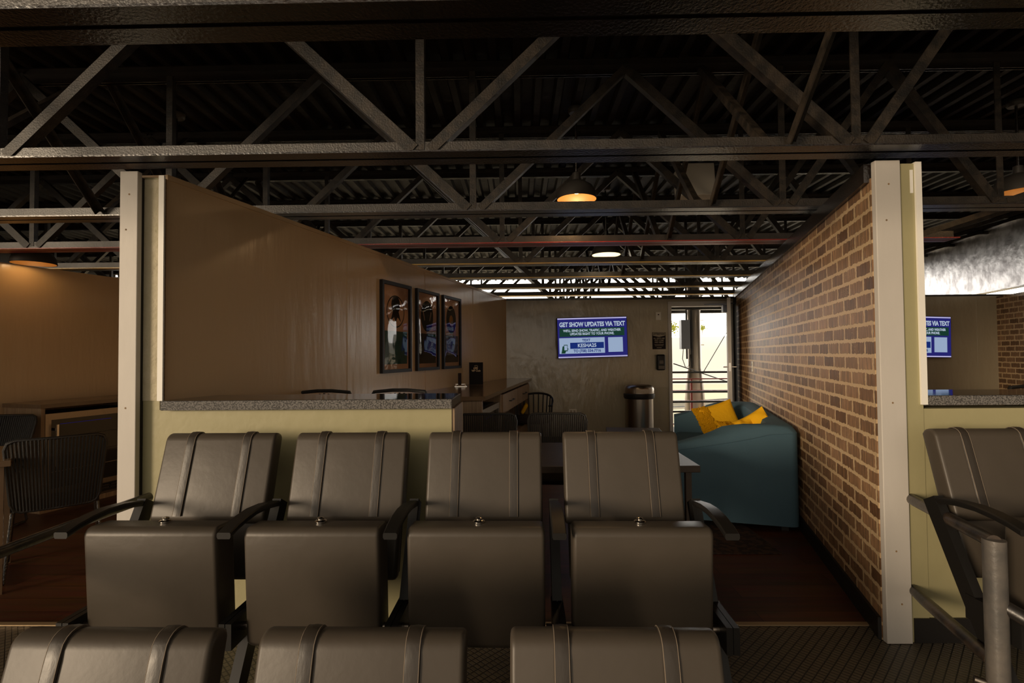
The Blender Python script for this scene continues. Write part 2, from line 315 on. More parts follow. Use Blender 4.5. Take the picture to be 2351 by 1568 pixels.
# roof deck: trapezoidal ribs running in depth
def deck():
    mb = MB(); p = .152; z0 = E+1.90; pts = []
    x = -9.3
    while x < 9.5:
        pts += [(x, z0), (x+.045, z0), (x+.062, z0+.038), (x+.135, z0+.038)]; x += p
    for ya, yb in ((0.2, 13.2),):
        bot = [[mb.bm.verts.new((a, y, c)) for a, c in pts] for y in (ya, yb)]
        top = [[mb.bm.verts.new((a, y, z0+.06)) for a, c in pts] for y in (ya, yb)]
        for i in range(len(pts)-1):
            mb.bm.faces.new((bot[0][i], bot[1][i], bot[1][i+1], bot[0][i+1])); mb.bm.faces.new((top[0][i], top[0][i+1], top[1][i+1], top[1][i]))
            for k in (0, 1): mb.bm.faces.new((bot[k][i], bot[k][i+1], top[k][i+1], top[k][i]))
    return mb.build('ceiling', M['deck'])
struct(deck())

def wallskew(name, off, th, Ya, Yb, z0, zf, zb, m):
    loc, rz = skew(off); mb = MB(); a, b_ = S(Ya), S(Yb)
    mb.poly([(a, 0, z0), (b_, 0, z0), (b_, 0, zb), (a, 0, zf)], (0, 1, 0), th)
    for v_ in mb.bm.verts: v_.co.x -= v_.co.y*math.tan(TH)
    o = mb.build(name, m); o.location = loc; o.rotation_euler = (0, 0, rz); return struct(o)
wallskew('wall_left', -2.46, .19, 2.47, YB, 0, 2.235, 2.165, M['panel'])
wallskew('wall_right', .95, -.16, 2.435, YB, 0, 2.16, 2.16, M['brick'])
wallskew('wall_far_left', -5.95, .19, 2.5, YB, 0, 2.20, 2.20, M['panel'])
wallskew('wall_far_right', 4.78, -.2, 2.44, YB, 0, 2.13, 2.13, M['brick'])
def railskew(name, off, ya, yb, t0, t1, z0, z1, m):
    loc, rz = skew(off); o = MB().b(S(ya), S(yb), t0, t1, z0, z1).build(name, m); o.location = loc; o.rotation_euler = (0, 0, rz); return o
# panel battens, cap strips, baseboards
n = 3
for Y in (3.88, 5.12, 6.36):
    struct(railskew('trim_%d' % n, -2.46, Y-.006, Y+.006, -.004, .002, 0, 2.17, M['panel'])); n += 1
loc, rz = skew(-2.46)
o = MB().poly([(S(2.47), -.007, 2.212), (S(YB), -.007, 2.142), (S(YB), -.007, 2.167), (S(2.47), -.007, 2.237)], (0, 1, 0), .2).build('trim_%d' % n, M['panel']); o.location = loc; o.rotation_euler = (0, 0, rz); struct(o); n += 1
loc, rz = skew(.95)
o = MB().b(S(2.45), S(YB), -.10, .022, 2.16, 2.235).b(S(2.45), S(YB), .0, .022, 2.145, 2.16).build('trim_%d' % n, M['steel']); o.location = loc; o.rotation_euler = (0, 0, rz); struct(o); n += 1
struct(railskew('baseboard_right', .95, 2.44, 7.6, 0, .014, 0, .10, M['blackpaint']))
o = MB().b(-9.3, 2.19, 7.63, 7.65, 0, .11).b(3.2, 9.5, 7.63, 7.65, 0, .11).build('baseboard_back', M['blackpaint']); struct(o)
# back wall with doorway
DX0, DX1, DZ = 2.255, 3.12, 2.03
o = MB().b(-9.3, DX0-.05, YB, YB+.12, 0, 2.14).b(DX1+.03, 9.5, YB, YB+.12, 0, 2.14).b(DX0-.05, DX1+.03, YB, YB+.12, DZ+.04, 2.14).build('wall_back', M['backpanel']); struct(o)
for X in (.645, 1.80, 6.75):
    o = MB().b(X-.012, X+.012, YB-.004, YB+.001, .11, 2.12).build('trim_%d' % n, M['backpanel']); struct(o); n += 1
o = MB().b(-9.3, 9.5, YB-.01, YB+.13, 2.14, 2.165).build('trim_%d' % n, M['steel']); struct(o); n += 1
# side wall added far left to keep sky light out above the partitions
o = MB().b(-9.5, -9.3, 2.0, 11.6, -.95, E+1.9).build('wall_sky_block', M['blackpaint']); struct(o)
# front wall of our suite: jamb strip and half wall
o = MB().b(-1.826, -1.7425, YF+.03, YF+.06, 0, 2.215).b(-1.826, -.33, YF+.03, YF+.16, 0, 1.085).build('wall_front', M['olive']); struct(o)
o = MB().b(-1.822, -1.7425, YF+.024, YF+.032, 1.13, 2.205).build('trim_%d' % n, M['plaster']); struct(o); n += 1
o = MB().b(-1.742, -1.716, YF+.010, YF+.020, 1.13, 2.22).build('trim_%d' % n, M['cream']); struct(o); n += 1
o = MB().b(-1.76, -1.731, YF+.045, YF+.049, 1.13, 2.215).build('trim_%d' % n, M['osb']); struct(o); n += 1
o = MB().b(-.343, -.317, YF+.035, YF+.37, .0, 1.083).build('trim_%d' % n, M['wood']); struct(o); n += 1
o = MB().b(-.334, -.3165, YF+.37, YF+.385, .0, 1.083).build('trim_%d' % n, M['ply']); struct(o); n += 1
# front wall of the right-hand suite
o = MB().b(1.788, 1.872, YF-.005, YF+.14, 0, 2.22).b(1.872, 5.4, YF+.0, YF+.13, .11, 1.07).build('wall_front_right', M['olive']); struct(o)
o = MB().b(1.858, 1.886, YF-.015, YF+.15, 1.09, 2.225).build('trim_%d' % n, M['cream']); struct(o); n += 1
o = MB().b(1.80, 5.4, YF-.012, YF-.005, 0, .11).b(1.88, 5.4, YF-.005, YF+.13, 0, .11).build('baseboard_front', M['blackpaint']); struct(o)
o = MB().b(1.838, 1.852, YF-.0065, YF-.004, 2.08, 2.19).build('trim_%d' % n, M['cream']); struct(o); n += 1
# painted posts
def post(x0, x1, label):
    r = empty('wall_post', ((x0+x1)/2, YF, 0), 0, label, 'post', 'painted posts at the suite fronts'); w = x1-x0
    MB().b(-w/2, w/2, -.02, .01, 0, 2.232, bevel=.003).build('front_board', M['paintwhite'], r)
    MB().b(-w/2+.012, w/2-.001, .011, .028, 0, 2.21).build('post_core', M['blackpaint'], r)
    s_ = MB()
    for z in (.25, .5, 1.15, 1.62, 1.9, 2.05): s_.lathe([(.0, .0), (.004, .0), (.004, .001)], 8, (0, 0, 0))
    s_.bm.free()
    for z in (.18, .42, 1.10, 1.95, 2.12):
        q = MB().tube([(.012*math.sin(z*9), -.0208, z), (.012*math.sin(z*9), -.0195, z)], .0045, 8).build('screw', M['osb'], r)
post(-1.908, -1.822, 'tall grey-white post at the left end of the half wall')
post(1.668, 1.784, 'tall grey-white post at the front end of the brick wall')

# ================================================================ ROOF STEEL
ORD = ['nearest', 'second nearest', 'third nearest', 'fourth nearest', 'fifth nearest', 'sixth nearest', 'seventh nearest', 'eighth nearest', 'ninth nearest', 'tenth nearest', 'eleventh nearest', 'twelfth nearest']
ZB, ZT = E+.92, E+1.90
XL = -9.2
def girder_x(Y): return 5.0+.295*Y
def chord_mesh(x0, x1, y, z, up, mats, name, parent):
    mb = MB(); leg, t, g = .072, .008, .009; s_ = 1 if up else -1
    for sd in (-1, 1):
        mb.b(x0, x1, y+sd*g, y+sd*(g+leg), z, z+s_*t); mb.b(x0, x1, y+sd*g, y+sd*(g+t), z+s_*t, z+s_*leg)
    if len(mats) > 1:
        mb.bm.faces.ensure_lookup_table()
        for f in mb.bm.faces:
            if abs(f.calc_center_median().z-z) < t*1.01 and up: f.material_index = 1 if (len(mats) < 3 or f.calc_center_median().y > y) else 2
    return mb.build(name, mats, parent)
Lp = lambda w, t: [(-w/2, -w/2), (w/2, -w/2), (w/2, -w/2+t), (-w/2+t, -w/2+t), (-w/2+t, w/2), (-w/2, w/2)]
Up = lambda w, h, t: [(-w/2, -h/2), (w/2, -h/2), (w/2, h/2), (w/2-t, h/2), (w/2-t, -h/2+t), (-w/2+t, -h/2+t), (-w/2+t, h/2), (-w/2, h/2)]
JY = [2.37+.965*(k-1) for k in range(12)]
JY[3] = 4.30; JY[0] = 1.385
Hx = 1.005
webs = {}
for k, Y in enumerate(JY):
    x0 = -.457+.157*(k-1)
    colour = 'red along its bottom' if k == 3 else 'yellow along its bottom edge' if k in (4, 5, 6, 7) else 'dark all over'
    r = empty('roof_joist', (x0, Y, ZB), 0, 'dark steel roof joist, %s, %s' % (ORD[k], colour), 'joist', 'steel joists under the roof deck')
    xe = girder_x(Y)-x0
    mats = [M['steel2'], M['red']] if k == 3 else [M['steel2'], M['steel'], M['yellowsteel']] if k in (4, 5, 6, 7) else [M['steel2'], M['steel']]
    bend = 3.40+.35
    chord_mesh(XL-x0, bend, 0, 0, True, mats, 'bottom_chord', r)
    chord_mesh(XL-x0, xe, 0, ZT-ZB, False, [M['steel']], 'top_chord', r)
    nodes = [-8.04+2.01*i for i in range(5)]+[2.01, 3.40]
    nodes = [-8.04, -6.03, -4.02, -2.01, 0, 2.01, 3.40]
    zb, zt = .035, ZT-ZB-.035
    def member(nm, p, q, prof_, key, m):
        d = (round(q[0]-p[0], 3), round(q[2]-p[2], 3), nm)
        if (d, key) in webs:
            o2 = bpy.data.objects.new(nm, webs[(d, key)]); C.objects.link(o2); o2.parent = r; o2.location = p; return
        o2 = MB().prof(prof_, (0, 0, 0), (q[0]-p[0], q[1]-p[1], q[2]-p[2]), (0, 1, 0)).build(nm, m, r); o2.location = p; webs[(d, key)] = o2.data
    for i, nx in enumerate(nodes):
        if nx+x0 < XL+.3: continue
        member('vertical_web', (nx, 0, zb), (nx, 0, zt), Lp(.04, .006), 'v', M['web'])
        if i+1 < len(nodes):
            mid = (nx+nodes[i+1])/2
            member('diagonal_web', (nx+.05, 0, zb), (mid, 0, zt), Lp(.05, .007), 'a', M['web'])
            member('diagonal_web', (nodes[i+1]-.03, 0, zb), (mid, 0, zt), Up(.058, .05, .007), 'b', M['web'])
    member('diagonal_web', (3.44, 0, zb), (xe-.1, 0, zt), Lp(.045, .007), 'e%d' % k, M['web'])
# cross bridging between neighbouring joists
lines = [(-6.6, 'far left'), (-2.78, 'left'), (1.22, 'right')]
for bx, side in lines:
    for k in range(len(JY)-1):
        if bx > 5 and k < 1: continue
        ya, yb = JY[k], JY[k+1]; X = bx
        if side in ('far left', 'far right') and k > 4: continue
        for d, (za, zb_) in enumerate(((ZB+.03, ZT-.06), (ZT-.06, ZB+.03))):
            xx = X+(.03 if d else -.03)
            if xx+.3 > girder_x(ya): continue
            r = MB().prof(Lp(.042, .006), (xx, ya+.04, za), (xx, yb-.04, zb_), (1, 0, 0)).build('bridging_brace', M['web'])
            tag(r, '%s-line angle brace %s from %s joist to the %s' % (side, 'rising' if d == 0 else 'dropping', ORD[k], ORD[k+1]), 'brace', 'angle braces between the roof joists')
# girder on the right
loc, rz = skew(5.0)
r = empty('steel_girder', (loc[0], 0, ZB), rz, 'deep mottled galvanized steel girder above the far right brick wall', 'girder')
MB().b(S(1.0), S(11.6), -.012, 0, .0, ZT-ZB-.02).build('web_plate', M['galv'], r)
MB().b(S(1.0), S(11.6), -.09, .07, -.012, 0).b(S(1.0), S(11.6), -.09, .07, ZT-ZB-.02, ZT-ZB-.002).build('flange', M['galv'], r)

# pendants
def pendant(X, Y, zr, D, lit, label, watt=.8):
    r = empty('pendant_lamp', (X, Y, ZT), 0, label, 'lamp', 'dome pendant lamps under the roof deck'); zz = zr-ZT; q = D/2
    outer = [(.018, zz+.21), (.03, zz+.205), (.035, zz+.15), (q*.45, zz+.135), (q*.78, zz+.10), (q*.95, zz+.05), (q, zz)]
    inner = [(q-.006, zz), (q*.93, zz+.048), (q*.76, zz+.093), (q*.43, zz+.127), (.0, zz+.13)]
    MB().lathe(outer, 40, cap=False).build('lamp_shade', M['lampshade'], r, smooth=True)
    MB().lathe(inner, 40, cap=False).build('shade_lining', M['lampin'] if lit == 'white' else M['lampin2'], r, smooth=True)
    MB().lathe([(.0, zz+.045), (.02, zz+.05), (.028, zz+.07), (.020, zz+.095), (.012, zz+.11), (.012, zz+.129)], 16).build('bulb', M['bulb_on'] if lit else M['bulb_off'], r, smooth=True)
    MB().tube([(0, 0, zz+.20), (0, 0, -.03)], .009, 8).build('rod', M['steel'], r)
    MB().lathe([(.0, -.045), (.05, -.045), (.06, -.03), (.06, -.004), (0, -.004)], 20).build('ceiling_canopy', M['lampshade'], r, smooth=True)
    if lit:
        ld = bpy.data.lights.new('bulb_light', 'POINT'); ld.energy = watt; ld.color = (1, .62, .30) if lit != 'white' else (1, .9, .72); ld.shadow_soft_size = .028
        lo = bpy.data.objects.new('bulb_light', ld); C.objects.link(lo); lo.parent = r; lo.location = (0, 0, zz+.028)
pendant(.446, 3.92, E+1.185, .31, True, 'lit dome pendant lamp hanging above the middle of the suite', 4.5)
pendant(-2.66, 3.9, E+1.19, .32, False, 'dome pendant lamp mostly hidden behind the left post, its rod and canopy showing above')
pendant(.99, 5.82, E+1.12, .33, 'white', 'pale-lit dome pendant lamp with white lining, farther back than the orange-lit one', 1.2)
pendant(-4.4, 4.55, E+.855, .33, True, 'lit dome pendant lamp above the far left suite wall')
pendant(3.80, 3.92, E+1.19, .34, True, 'lit dome pendant lamp at the right edge behind the joists')
# pale speaker box
r = empty('ceiling_speaker', (1.72, 5.0, E+1.89), 0, 'pale loudspeaker box hung high under the roof deck, behind the joists', 'speaker')
MB().box((0, 0, -.24), (.33, .22, .33), Matrix.Rotation(R(-8), 3, 'X'), bevel=.01).build('speaker_box', M['white'], r)
MB().b(-.02, .02, -.02, .02, -.10, -.001).build('bracket', M['steel'], r)
# hanging cable at the top right
tag(MB().tube([(1.415+.04*math.sin(t*2.6)*1.0, 1.45, 2.62-.32*t) for t in [i/10 for i in range(-3, 11)]]+[(1.47+.02*i, 1.45+.0*i, 2.28-.012*i) for i in range(3)], .008, 8).build('hanging_cable', M['steel2'], smooth=True),
    'grey cable looping down from the nearest joist at the top right', 'cable')

# ================================================================ STADIUM SEATS
def cushion(w, t, h, rt, rb, re, bulge=0.0):
    pts = []
    def arc(cy, cz, r_, a0, a1, n_=5):
        for i in range(n_+1): a = R(a0+(a1-a0)*i/n_); pts.append((cy+r_*math.cos(a), cz+r_*math.sin(a)))
    arc(-t/2+rt, h/2-rt, rt, 180, 90); arc(t/2-rt*.6, h/2-rt*.6, rt*.6, 90, 0); arc(t/2-rb, -h/2+rb, rb, 0, -90); arc(-t/2+rb, -h/2+rb, rb, -90, -180)
    bm = bmesh.new(); L0 = [bm.verts.new((-w/2, y, z)) for y, z in pts]; L1 = [bm.verts.new((w/2, y, z)) for y, z in pts]; n_ = len(pts)
    for i in range(n_): bm.faces.new((L0[i], L0[(i+1) % n_], L1[(i+1) % n_], L1[i]))
    e0 = bm.faces.new(L0[::-1]); e1 = bm.faces.new(L1); bmesh.ops.recalc_face_normals(bm, faces=list(bm.faces))
    bmesh.ops.bevel(bm, geom=list(set(e0.edges) | set(e1.edges)), offset=re, segments=4, affect='EDGES', profile=.5)
    return bm
def make_seat():
    r = empty('stadium_seat', (0, 0, 0)); w = .48
    # backrest cushion, reclined
    lean = Matrix.Rotation(R(-17), 3, 'X')
    def bk(u, v, W=.474, z0=.0, z1=.37, t=.095): pass
    mb = MB(); mb.merge(cushion(.480, .075, .375, .040, .03, .013))
    mb.bm.transform(Matrix.Translation((0, .325, .825)) @ lean.to_4x4())
    back = mb.build('backrest', M['leather'], r, smooth=True)
    mb = MB(); mb.box((0, .0, 0), (.45, .02, .56), bevel=.009, seg=2); mb.bm.transform(Matrix.Translation((0, .341, .716)) @ lean.to_4x4())
    mb.build('back_shell', M['plastic'], r, smooth=True)
    mb = MB(); mb.box((0, 0, 0), (.455, .05, .26), bevel=.02, seg=3); mb.bm.transform(Matrix.Translation((0, .262, .56)) @ lean.to_4x4())
    mb.build('lower_back', M['leather'], r, smooth=True)
    for s_ in (-1, 1):
        # raised strap wrapping over the top edge
        path = []
        for i in range(9): path.append((-.0375-.003, -.16+.285*i/8))
        for i in range(1, 6):
            a = R(90)*i/5; path.append((.0025-.0425*math.cos(a), .1475+.042*math.sin(a)))
        path += [(.012, .1885), (.028, .182)]
        mb = MB(); ws = [(-.019, .0), (-.0155, .0045), (0, .006), (.0155, .0045), (.019, .0)]
        rings = []
        for j, (yy, zz) in enumerate(path):
            a_ = path[max(j-1, 0)]; c_ = path[min(j+1, len(path)-1)]; d = Vector((0, c_[0]-a_[0], c_[1]-a_[1])).normalized(); nrm = Vector((0, -d.z, d.y))
            rings.append([mb.bm.verts.new(Vector((s_*.122+u, yy, zz))+nrm*(h-.001)) for u, h in ws])
        for a_, c_ in zip(rings, rings[1:]):
            for q in range(4): mb.bm.faces.new((a_[q], a_[q+1], c_[q+1], c_[q]))
        mb.bm.transform(Matrix.Translation((0, .325, .825)) @ lean.to_4x4())
        st = mb.build('strap', M['strap'], r, smooth=True)
        mb = MB()
        for e in (-.0165, .0165):
            pts = []
            for j, (yy, zz) in enumerate(path):
                a_ = path[max(j-1, 0)]; c_ = path[min(j+1, len(path)-1)]; d = Vector((0, c_[0]-a_[0], c_[1]-a_[1])).normalized(); nrm = Vector((0, -d.z, d.y))
                pts.append(Vector((s_*.122+e, yy, zz))+nrm*.003)
            mb.tube(pts, .0011, 5)
        mb.bm.transform(Matrix.Translation((0, .325, .825)) @ lean.to_4x4())
        mb.build('stitching', M['stitch'], st, smooth=True)
    # seat cushion folded up
    mb = MB(); mb.merge(cushion(.476, .115, .44, .030, .04, .014))
    for v2 in mb.bm.verts:
        if v2.co.z < -.05: v2.co.y += .10*((-v2.co.z-.05)/.2)**2
        v2.co.x *= 1-.03*max(0, v2.co.z/.22)*0
    mb.bm.transform(Matrix.Translation((0, -.03, .52)) @ Matrix.Rotation(R(-3), 4, 'X'))
    pad = mb.build('seat_cushion', M['leather'], r, smooth=True)
    mb = MB(); mb.lathe([(.021, 0), (.021, .004), (.016, .007), (.012, .008), (.012, .014), (.006, .017), (0, .017)], 20, (.005, .0, .741))
    mb.build('seat_knob', M['chrome'], pad, smooth=True)
    return r
seatA = make_seat(); index_children(seatA)
def make_stand():
    r = empty('armrest_stand', (0, 0, 0))
    mb = MB(); path = [(-.11, .728), (-.06, .742), (.0, .752), (.07, .757), (.15, .752), (.25, .735)]
    th = .011; wd = [.024, .0245, .025, .024, .022, .018]
    rings = []
    for j, (yy, zz) in enumerate(path):
        w = wd[j]; rings.append([mb.bm.verts.new((sx*w*k, yy, zz+sz*th)) for sx, sz, k in ((-1, -1, .85), (1, -1, .85), (1, -.4, 1), (1, .6, 1), (1, 1, .85), (-1, 1, .85), (-1, .6, 1), (-1, -.4, 1))])
    for a_, c_ in zip(rings, rings[1:]):
        for q in range(8): mb.bm.faces.new((a_[q], a_[(q+1) % 8], c_[(q+1) % 8], c_[q]))
    mb.bm.faces.new(rings[0]); mb.bm.faces.new(rings[-1])
    mb.build('armrest', M['plastic'], r, smooth=True)
    MB().prof([(-.018, -.032), (.018, -.032), (.018, .032), (-.018, .032)], (0, .29, .735), (0, -.06, .10), (0, -1, .3)).b(-.02, .02, -.12, .16, 0, .03).b(-.012, .012, -.09, -.03, .03, .16).build('upright', M['plastic'], r)
    hb = MB().b(-.022, -.0015, -.10, .12, .335, .425).b(.0015, .022, -.10, .12, .335, .425).b(-.021, .021, -.097, .12, .338, .422).build('hinge_box', M['plastic'], r)
    MB().tube([(-.045, -.03, .385), (.045, -.03, .385)], .014, 14).build('hinge_bolt', M['brushed'], hb, smooth=True)
    return r
standA = make_stand(); index_children(standA)
used = [False, False]
def place(kind, X, Y, z, rz, label):
    i = 0 if kind == 'seat' else 1; src = seatA if i == 0 else standA
    o = src if not used[i] else copy_tree(src); used[i] = True
    o.location = (X, Y, z); o.rotation_euler = (0, 0, rz)
    tag(o, label, 'seat' if i == 0 else 'armrest', 'black cushioned stadium seats' if i == 0 else 'armrest stands between the stadium seats'); return o
R2Y, RZ2 = 1.842, -R(0.8)
names = ['leftmost, by the left post', 'second from left, before the half wall', 'third from left, before the half wall end', 'rightmost, beside the open aisle']
for k in range(4):
    X = -.158+.572*(k-2)
    so = place('seat', X, R2Y-X*.014, 0, RZ2, 'black folding seat in the middle row, %s' % names[k])
    text('4321'[k], .017, M['stitch'], [c for c in bpy.data.objects if c.parent == so and c.name.startswith('seat_cushion')][0], (.005, -.0065, .7485), rot=(R(60), 0, 0), bold=.03, name='seat_number')
an = ['at its left end', 'between the first and second seats', 'between the second and third seats', 'between the third and fourth seats', 'at its right end by the aisle']
for k in range(5):
    X = -.158+.572*(k-2.5); place('stand', X, R2Y-X*.014, 0, RZ2, 'black curved armrest in the middle row, %s' % an[k])
# nearest row
for k, nm in enumerate(('cut off at the lower left', 'in the bottom centre-left', 'in the bottom centre-right')):
    X = -.377+.583*(k-1); place('seat', X, R2Y-.995, -.312, RZ2, 'black padded folding seat in the nearest row, %s' % nm)
# right block
place('seat', 1.985, 1.86, 0, RZ2, 'black padded folding seat behind the pipe rail at the right edge')
place('stand', 1.69, 1.86, 0, RZ2, 'black curved armrest behind the pipe rail at the right edge')

# ---------------------------------------------------------------- pipe rails
r = empty('pipe_railing', (1.735, 2.1, 0), 0, 'worn grey pipe railing running from the right post towards the viewer', 'railing', 'pipe railings beside the steps')
MB().tube([(.07, .32, .655), (.045, .26, .66), (-.113, -.30, .68)], .024, 16).build('top_rail', M['darkpipe'], r, smooth=True)
MB().tube([(-.113, -.30, .0), (-.113, -.30, .69)], .033, 20).build('rail_post', M['pipe'], r, smooth=True)
MB().tube([(.07, .32, .24), (.03, .2, .243), (-.105, -.27, .262)], .024, 16).build('lower_rail', M['darkpipe'], r, smooth=True)
MB().tube([(-.105, -.30, .473), (-.01, -.40, .41), (.20, -.62, .27)], .024, 16).build('sloping_rail', M['darkpipe'], r, smooth=True)
MB().tube([(-.17, -.27, .20), (-.12, -.30, .19)], .013, 12).build('rail_bolt', M['brushed'], r, smooth=True)
r = empty('pipe_railing', (-1.80, 1.6, 0), 0, 'dark pipe railing running from the left post out of the left edge', 'railing', 'pipe railings beside the steps')
MB().tube([(.055, .79, .685), (.03, .6, .68), (-.02, 0, .665), (-.03, -.55, .655)], .021, 14).build('top_rail', M['darkpipe'], r, smooth=True)
MB().tube([(-.03, -.5, -.29), (-.03, -.5, .66)], .03, 16).build('rail_post', M['pipe'], r, smooth=True)

# ================================================================ COUNTER SLABS
def slab(X0, X1, label):
    r = empty('granite_counter', ((X0+X1)/2, YF, 1.085), 0, label, 'counter', 'granite counters on the half walls'); h = (X1-X0)/2
    MB().b(-h, h, -.005, .36, 0, .0445, bevel=.003).build('slab_body', M['granite'], r)
    MB().b(-h+.004, h-.004, .0, .355, .0447, .0462).build('polished_top', M['granite_top'], r)
slab(-1.715, -.325, 'grey granite counter on the half wall behind the seats')
slab(1.875, 5.4, 'grey granite counter on the half wall at the right edge')

# ================================================================ CABINETS
# our suite: cabinet along the left wall (its front is not parallel to the wall)
A, B = Vector((-.33, 4.41, 0)), Vector((.139, 7.40, 0))
wx = lambda Y: -2.46+.295*Y+.004
r = empty('drinks_cabinet', (0, 0, 0), 0, 'pale wood drinks cabinet along the left wall below the posters', 'cabinet')
MB().poly([(A.x+.03, A.y-.03, .945), (B.x+.03, 7.63, .945), (wx(7.63), 7.63, .945), (wx(A.y-.03), A.y-.03, .945)], (0, 0, 1), .035).build('worktop', M['woodtop'], r)
d = (B-A).normalized(); nn = Vector((d.y, -d.x, 0)); Lc = (B-A).length   # nn points out of the front
def P(t, q=0, z=0): return A+d*(t*Lc)-nn*q+Vector((0, 0, z))
def cbox(t0, t1, q0, q1, z0, z1): return [tuple(P(t0, q0, z0)), tuple(P(t1, q0, z0)), tuple(P(t1, q1, z0)), tuple(P(t0, q1, z0))], (z1-z0)
mb = MB()
def cb(mb, t0, t1, q0, q1, z0, z1):
    pts, h = cbox(t0, t1, q0, q1, z0, z1); mb.poly(pts, (0, 0, 1), h)
cb(mb, 0, .008, 0, .6, 0, .944); cb(mb, .27, .285, 0, .45, 0, .944); cb(mb, .93, .94, 0, .30, 0, .944); cb(mb, .285, .93, 0, .28, .385, .405)
cb(mb, .285, .93, .27, .28, .405, .944); cb(mb, .285, .93, 0, .28, 0, .385); cb(mb, .008, .27, 0, .45, 0, .03)
mb.build('carcass', M['wood'], r)
for t0, t1 in ((.287, .60), (.605, .93)):
    mb = MB(); cb(mb, t0, t1, -.016, .002, .73, .925); dr = mb.build('drawer_front', M['wood'], r)
    a_, c_ = P((t0*.62+t1*.38), -.04, .83), P((t0*.38+t1*.62), -.04, .83)
    MB().tube([P((t0*.62+t1*.38), -.016, .83), a_, c_, P((t0*.38+t1*.62), -.016, .83)], .006, 8).build('drawer_handle', M['blackpaint'], dr)
# fridges
def fridge(name_label, origin, dirv, width, height, group='glass door drinks fridges'):
    d2 = Vector(dirv).normalized(); rz = math.atan2(d2.y, d2.x)
    r = empty('drinks_fridge', origin, rz, name_label, 'fridge', group); w, h = width, height
    MB().b(0, w, .06, .46, 0, h).build('fridge_body', M['blackpaint'], r)
    dr = MB().b(0, w, 0, .05, .09, .135).b(0, w, 0, .05, h-.055, h).b(0, .045, 0, .05, .135, h-.055).b(w-.045, w, 0, .05, .135, h-.055).build('door', M['brushed'], r)
    MB().b(.045, w-.045, .012, .02, .135, h-.055).build('door_glass', M['blackglass'], dr)
    MB().b(.06, .075, -.05, -.035, h*.42, h*.88).b(.06, .075, -.036, .0, h*.46, h*.49).b(.06, .075, -.036, .0, h*.81, h*.84).build('door_handle', M['chrome'], dr)
    g = MB()
    for i in range(5): g.b(.03+i*(w-.06)/5+.01, .03+(i+1)*(w-.06)/5-.01, .045, .058, .025, .035).b(.03+i*(w-.06)/5+.01, .03+(i+1)*(w-.06)/5-.01, .045, .058, .05, .06)
    g.build('vent_grille', M['steel2'], r)
    for z in (.28, .42, .58):
        MB().b(.05, w-.05, .0085, .0118, z, z+.006).build('shelf', M['brushed'] if z < .3 else M['steel2'], r)
    MB().b(.12, w*.75, .0085, .0118, h-.10, h-.098).build('blue_light_strip', M['bluelight'], r)
    return r
f_ = P(.02, .01, .035)
fridge('glass-door drinks fridge set into the pale wood cabinet', (f_.x, f_.y, .035), (d.x, d.y), .75, .82)
# left suite cabinet
loc, rz = skew(-5.42)
r = empty('drinks_cabinet', (-5.42, 0, 0), rz, 'wood drinks cabinet in the far left suite behind the post', 'cabinet')
a0, a1 = S(4.36), S(7.2)
mb = MB().b(a0-.01, a1, -.015, .49, .905, .94); mb.build('worktop', M['woodtop'], r)
MB().b(a0, a0+.03, 0, .48, 0, .904).b(a0, a1, .44, .48, 0, .904).b(a0+.80, a0+.83, 0, .44, 0, .904).b(a0+.83, a1, 0, .44, 0, .904).b(a0+.03, a0+.80, -.004, .44, 0, .045).build('carcass', M['wood'], r)
q0 = Vector((-5.42, 0, 0))+Matrix.Rotation(rz, 3, 'Z') @ Vector((a0+.045, .02, .05))
fridge('large glass-door drinks fridge in the far left suite', q0, (ST, CT), .74, .80)

# ================================================================ TABLES, CHAIRS
def table(name, label, cat, X0, X1, Y0, Y1, z, leg, m, rz=0, apron=False):
    cx, cy = (X0+X1)/2, (Y0+Y1)/2; a, b_ = (X1-X0)/2, (Y1-Y0)/2
    r = empty(name, (cx, cy, 0), rz, label, cat)
    MB().b(-a, a, -b_, b_, z-.036, z, bevel=.003).build('table_top', m, r)
    for sx in (-1, 1):
        for sy in (-1, 1):
            x, y = sx*(a-.05), sy*(b_-.05); MB().b(x-leg/2, x+leg/2, y-leg/2, y+leg/2, 0, z-.037).build('leg', m, r)
    return r
table('dining_table', 'dark wood table behind the middle row of seats', 'table', -.05, .935, 2.70, 3.42, .75, .03, M['darkwood'])
table('coffee_table', 'low dark table before the trash can', 'table', .95, 1.55, 5.35, 6.0, .475, .035, M['darkwood'], R(-8))
table('dining_table', 'dark-topped table cut off by the left edge', 'table', -3.93, -3.03, 2.50, 3.20, .76, .04, M['woodtop'], R(42))

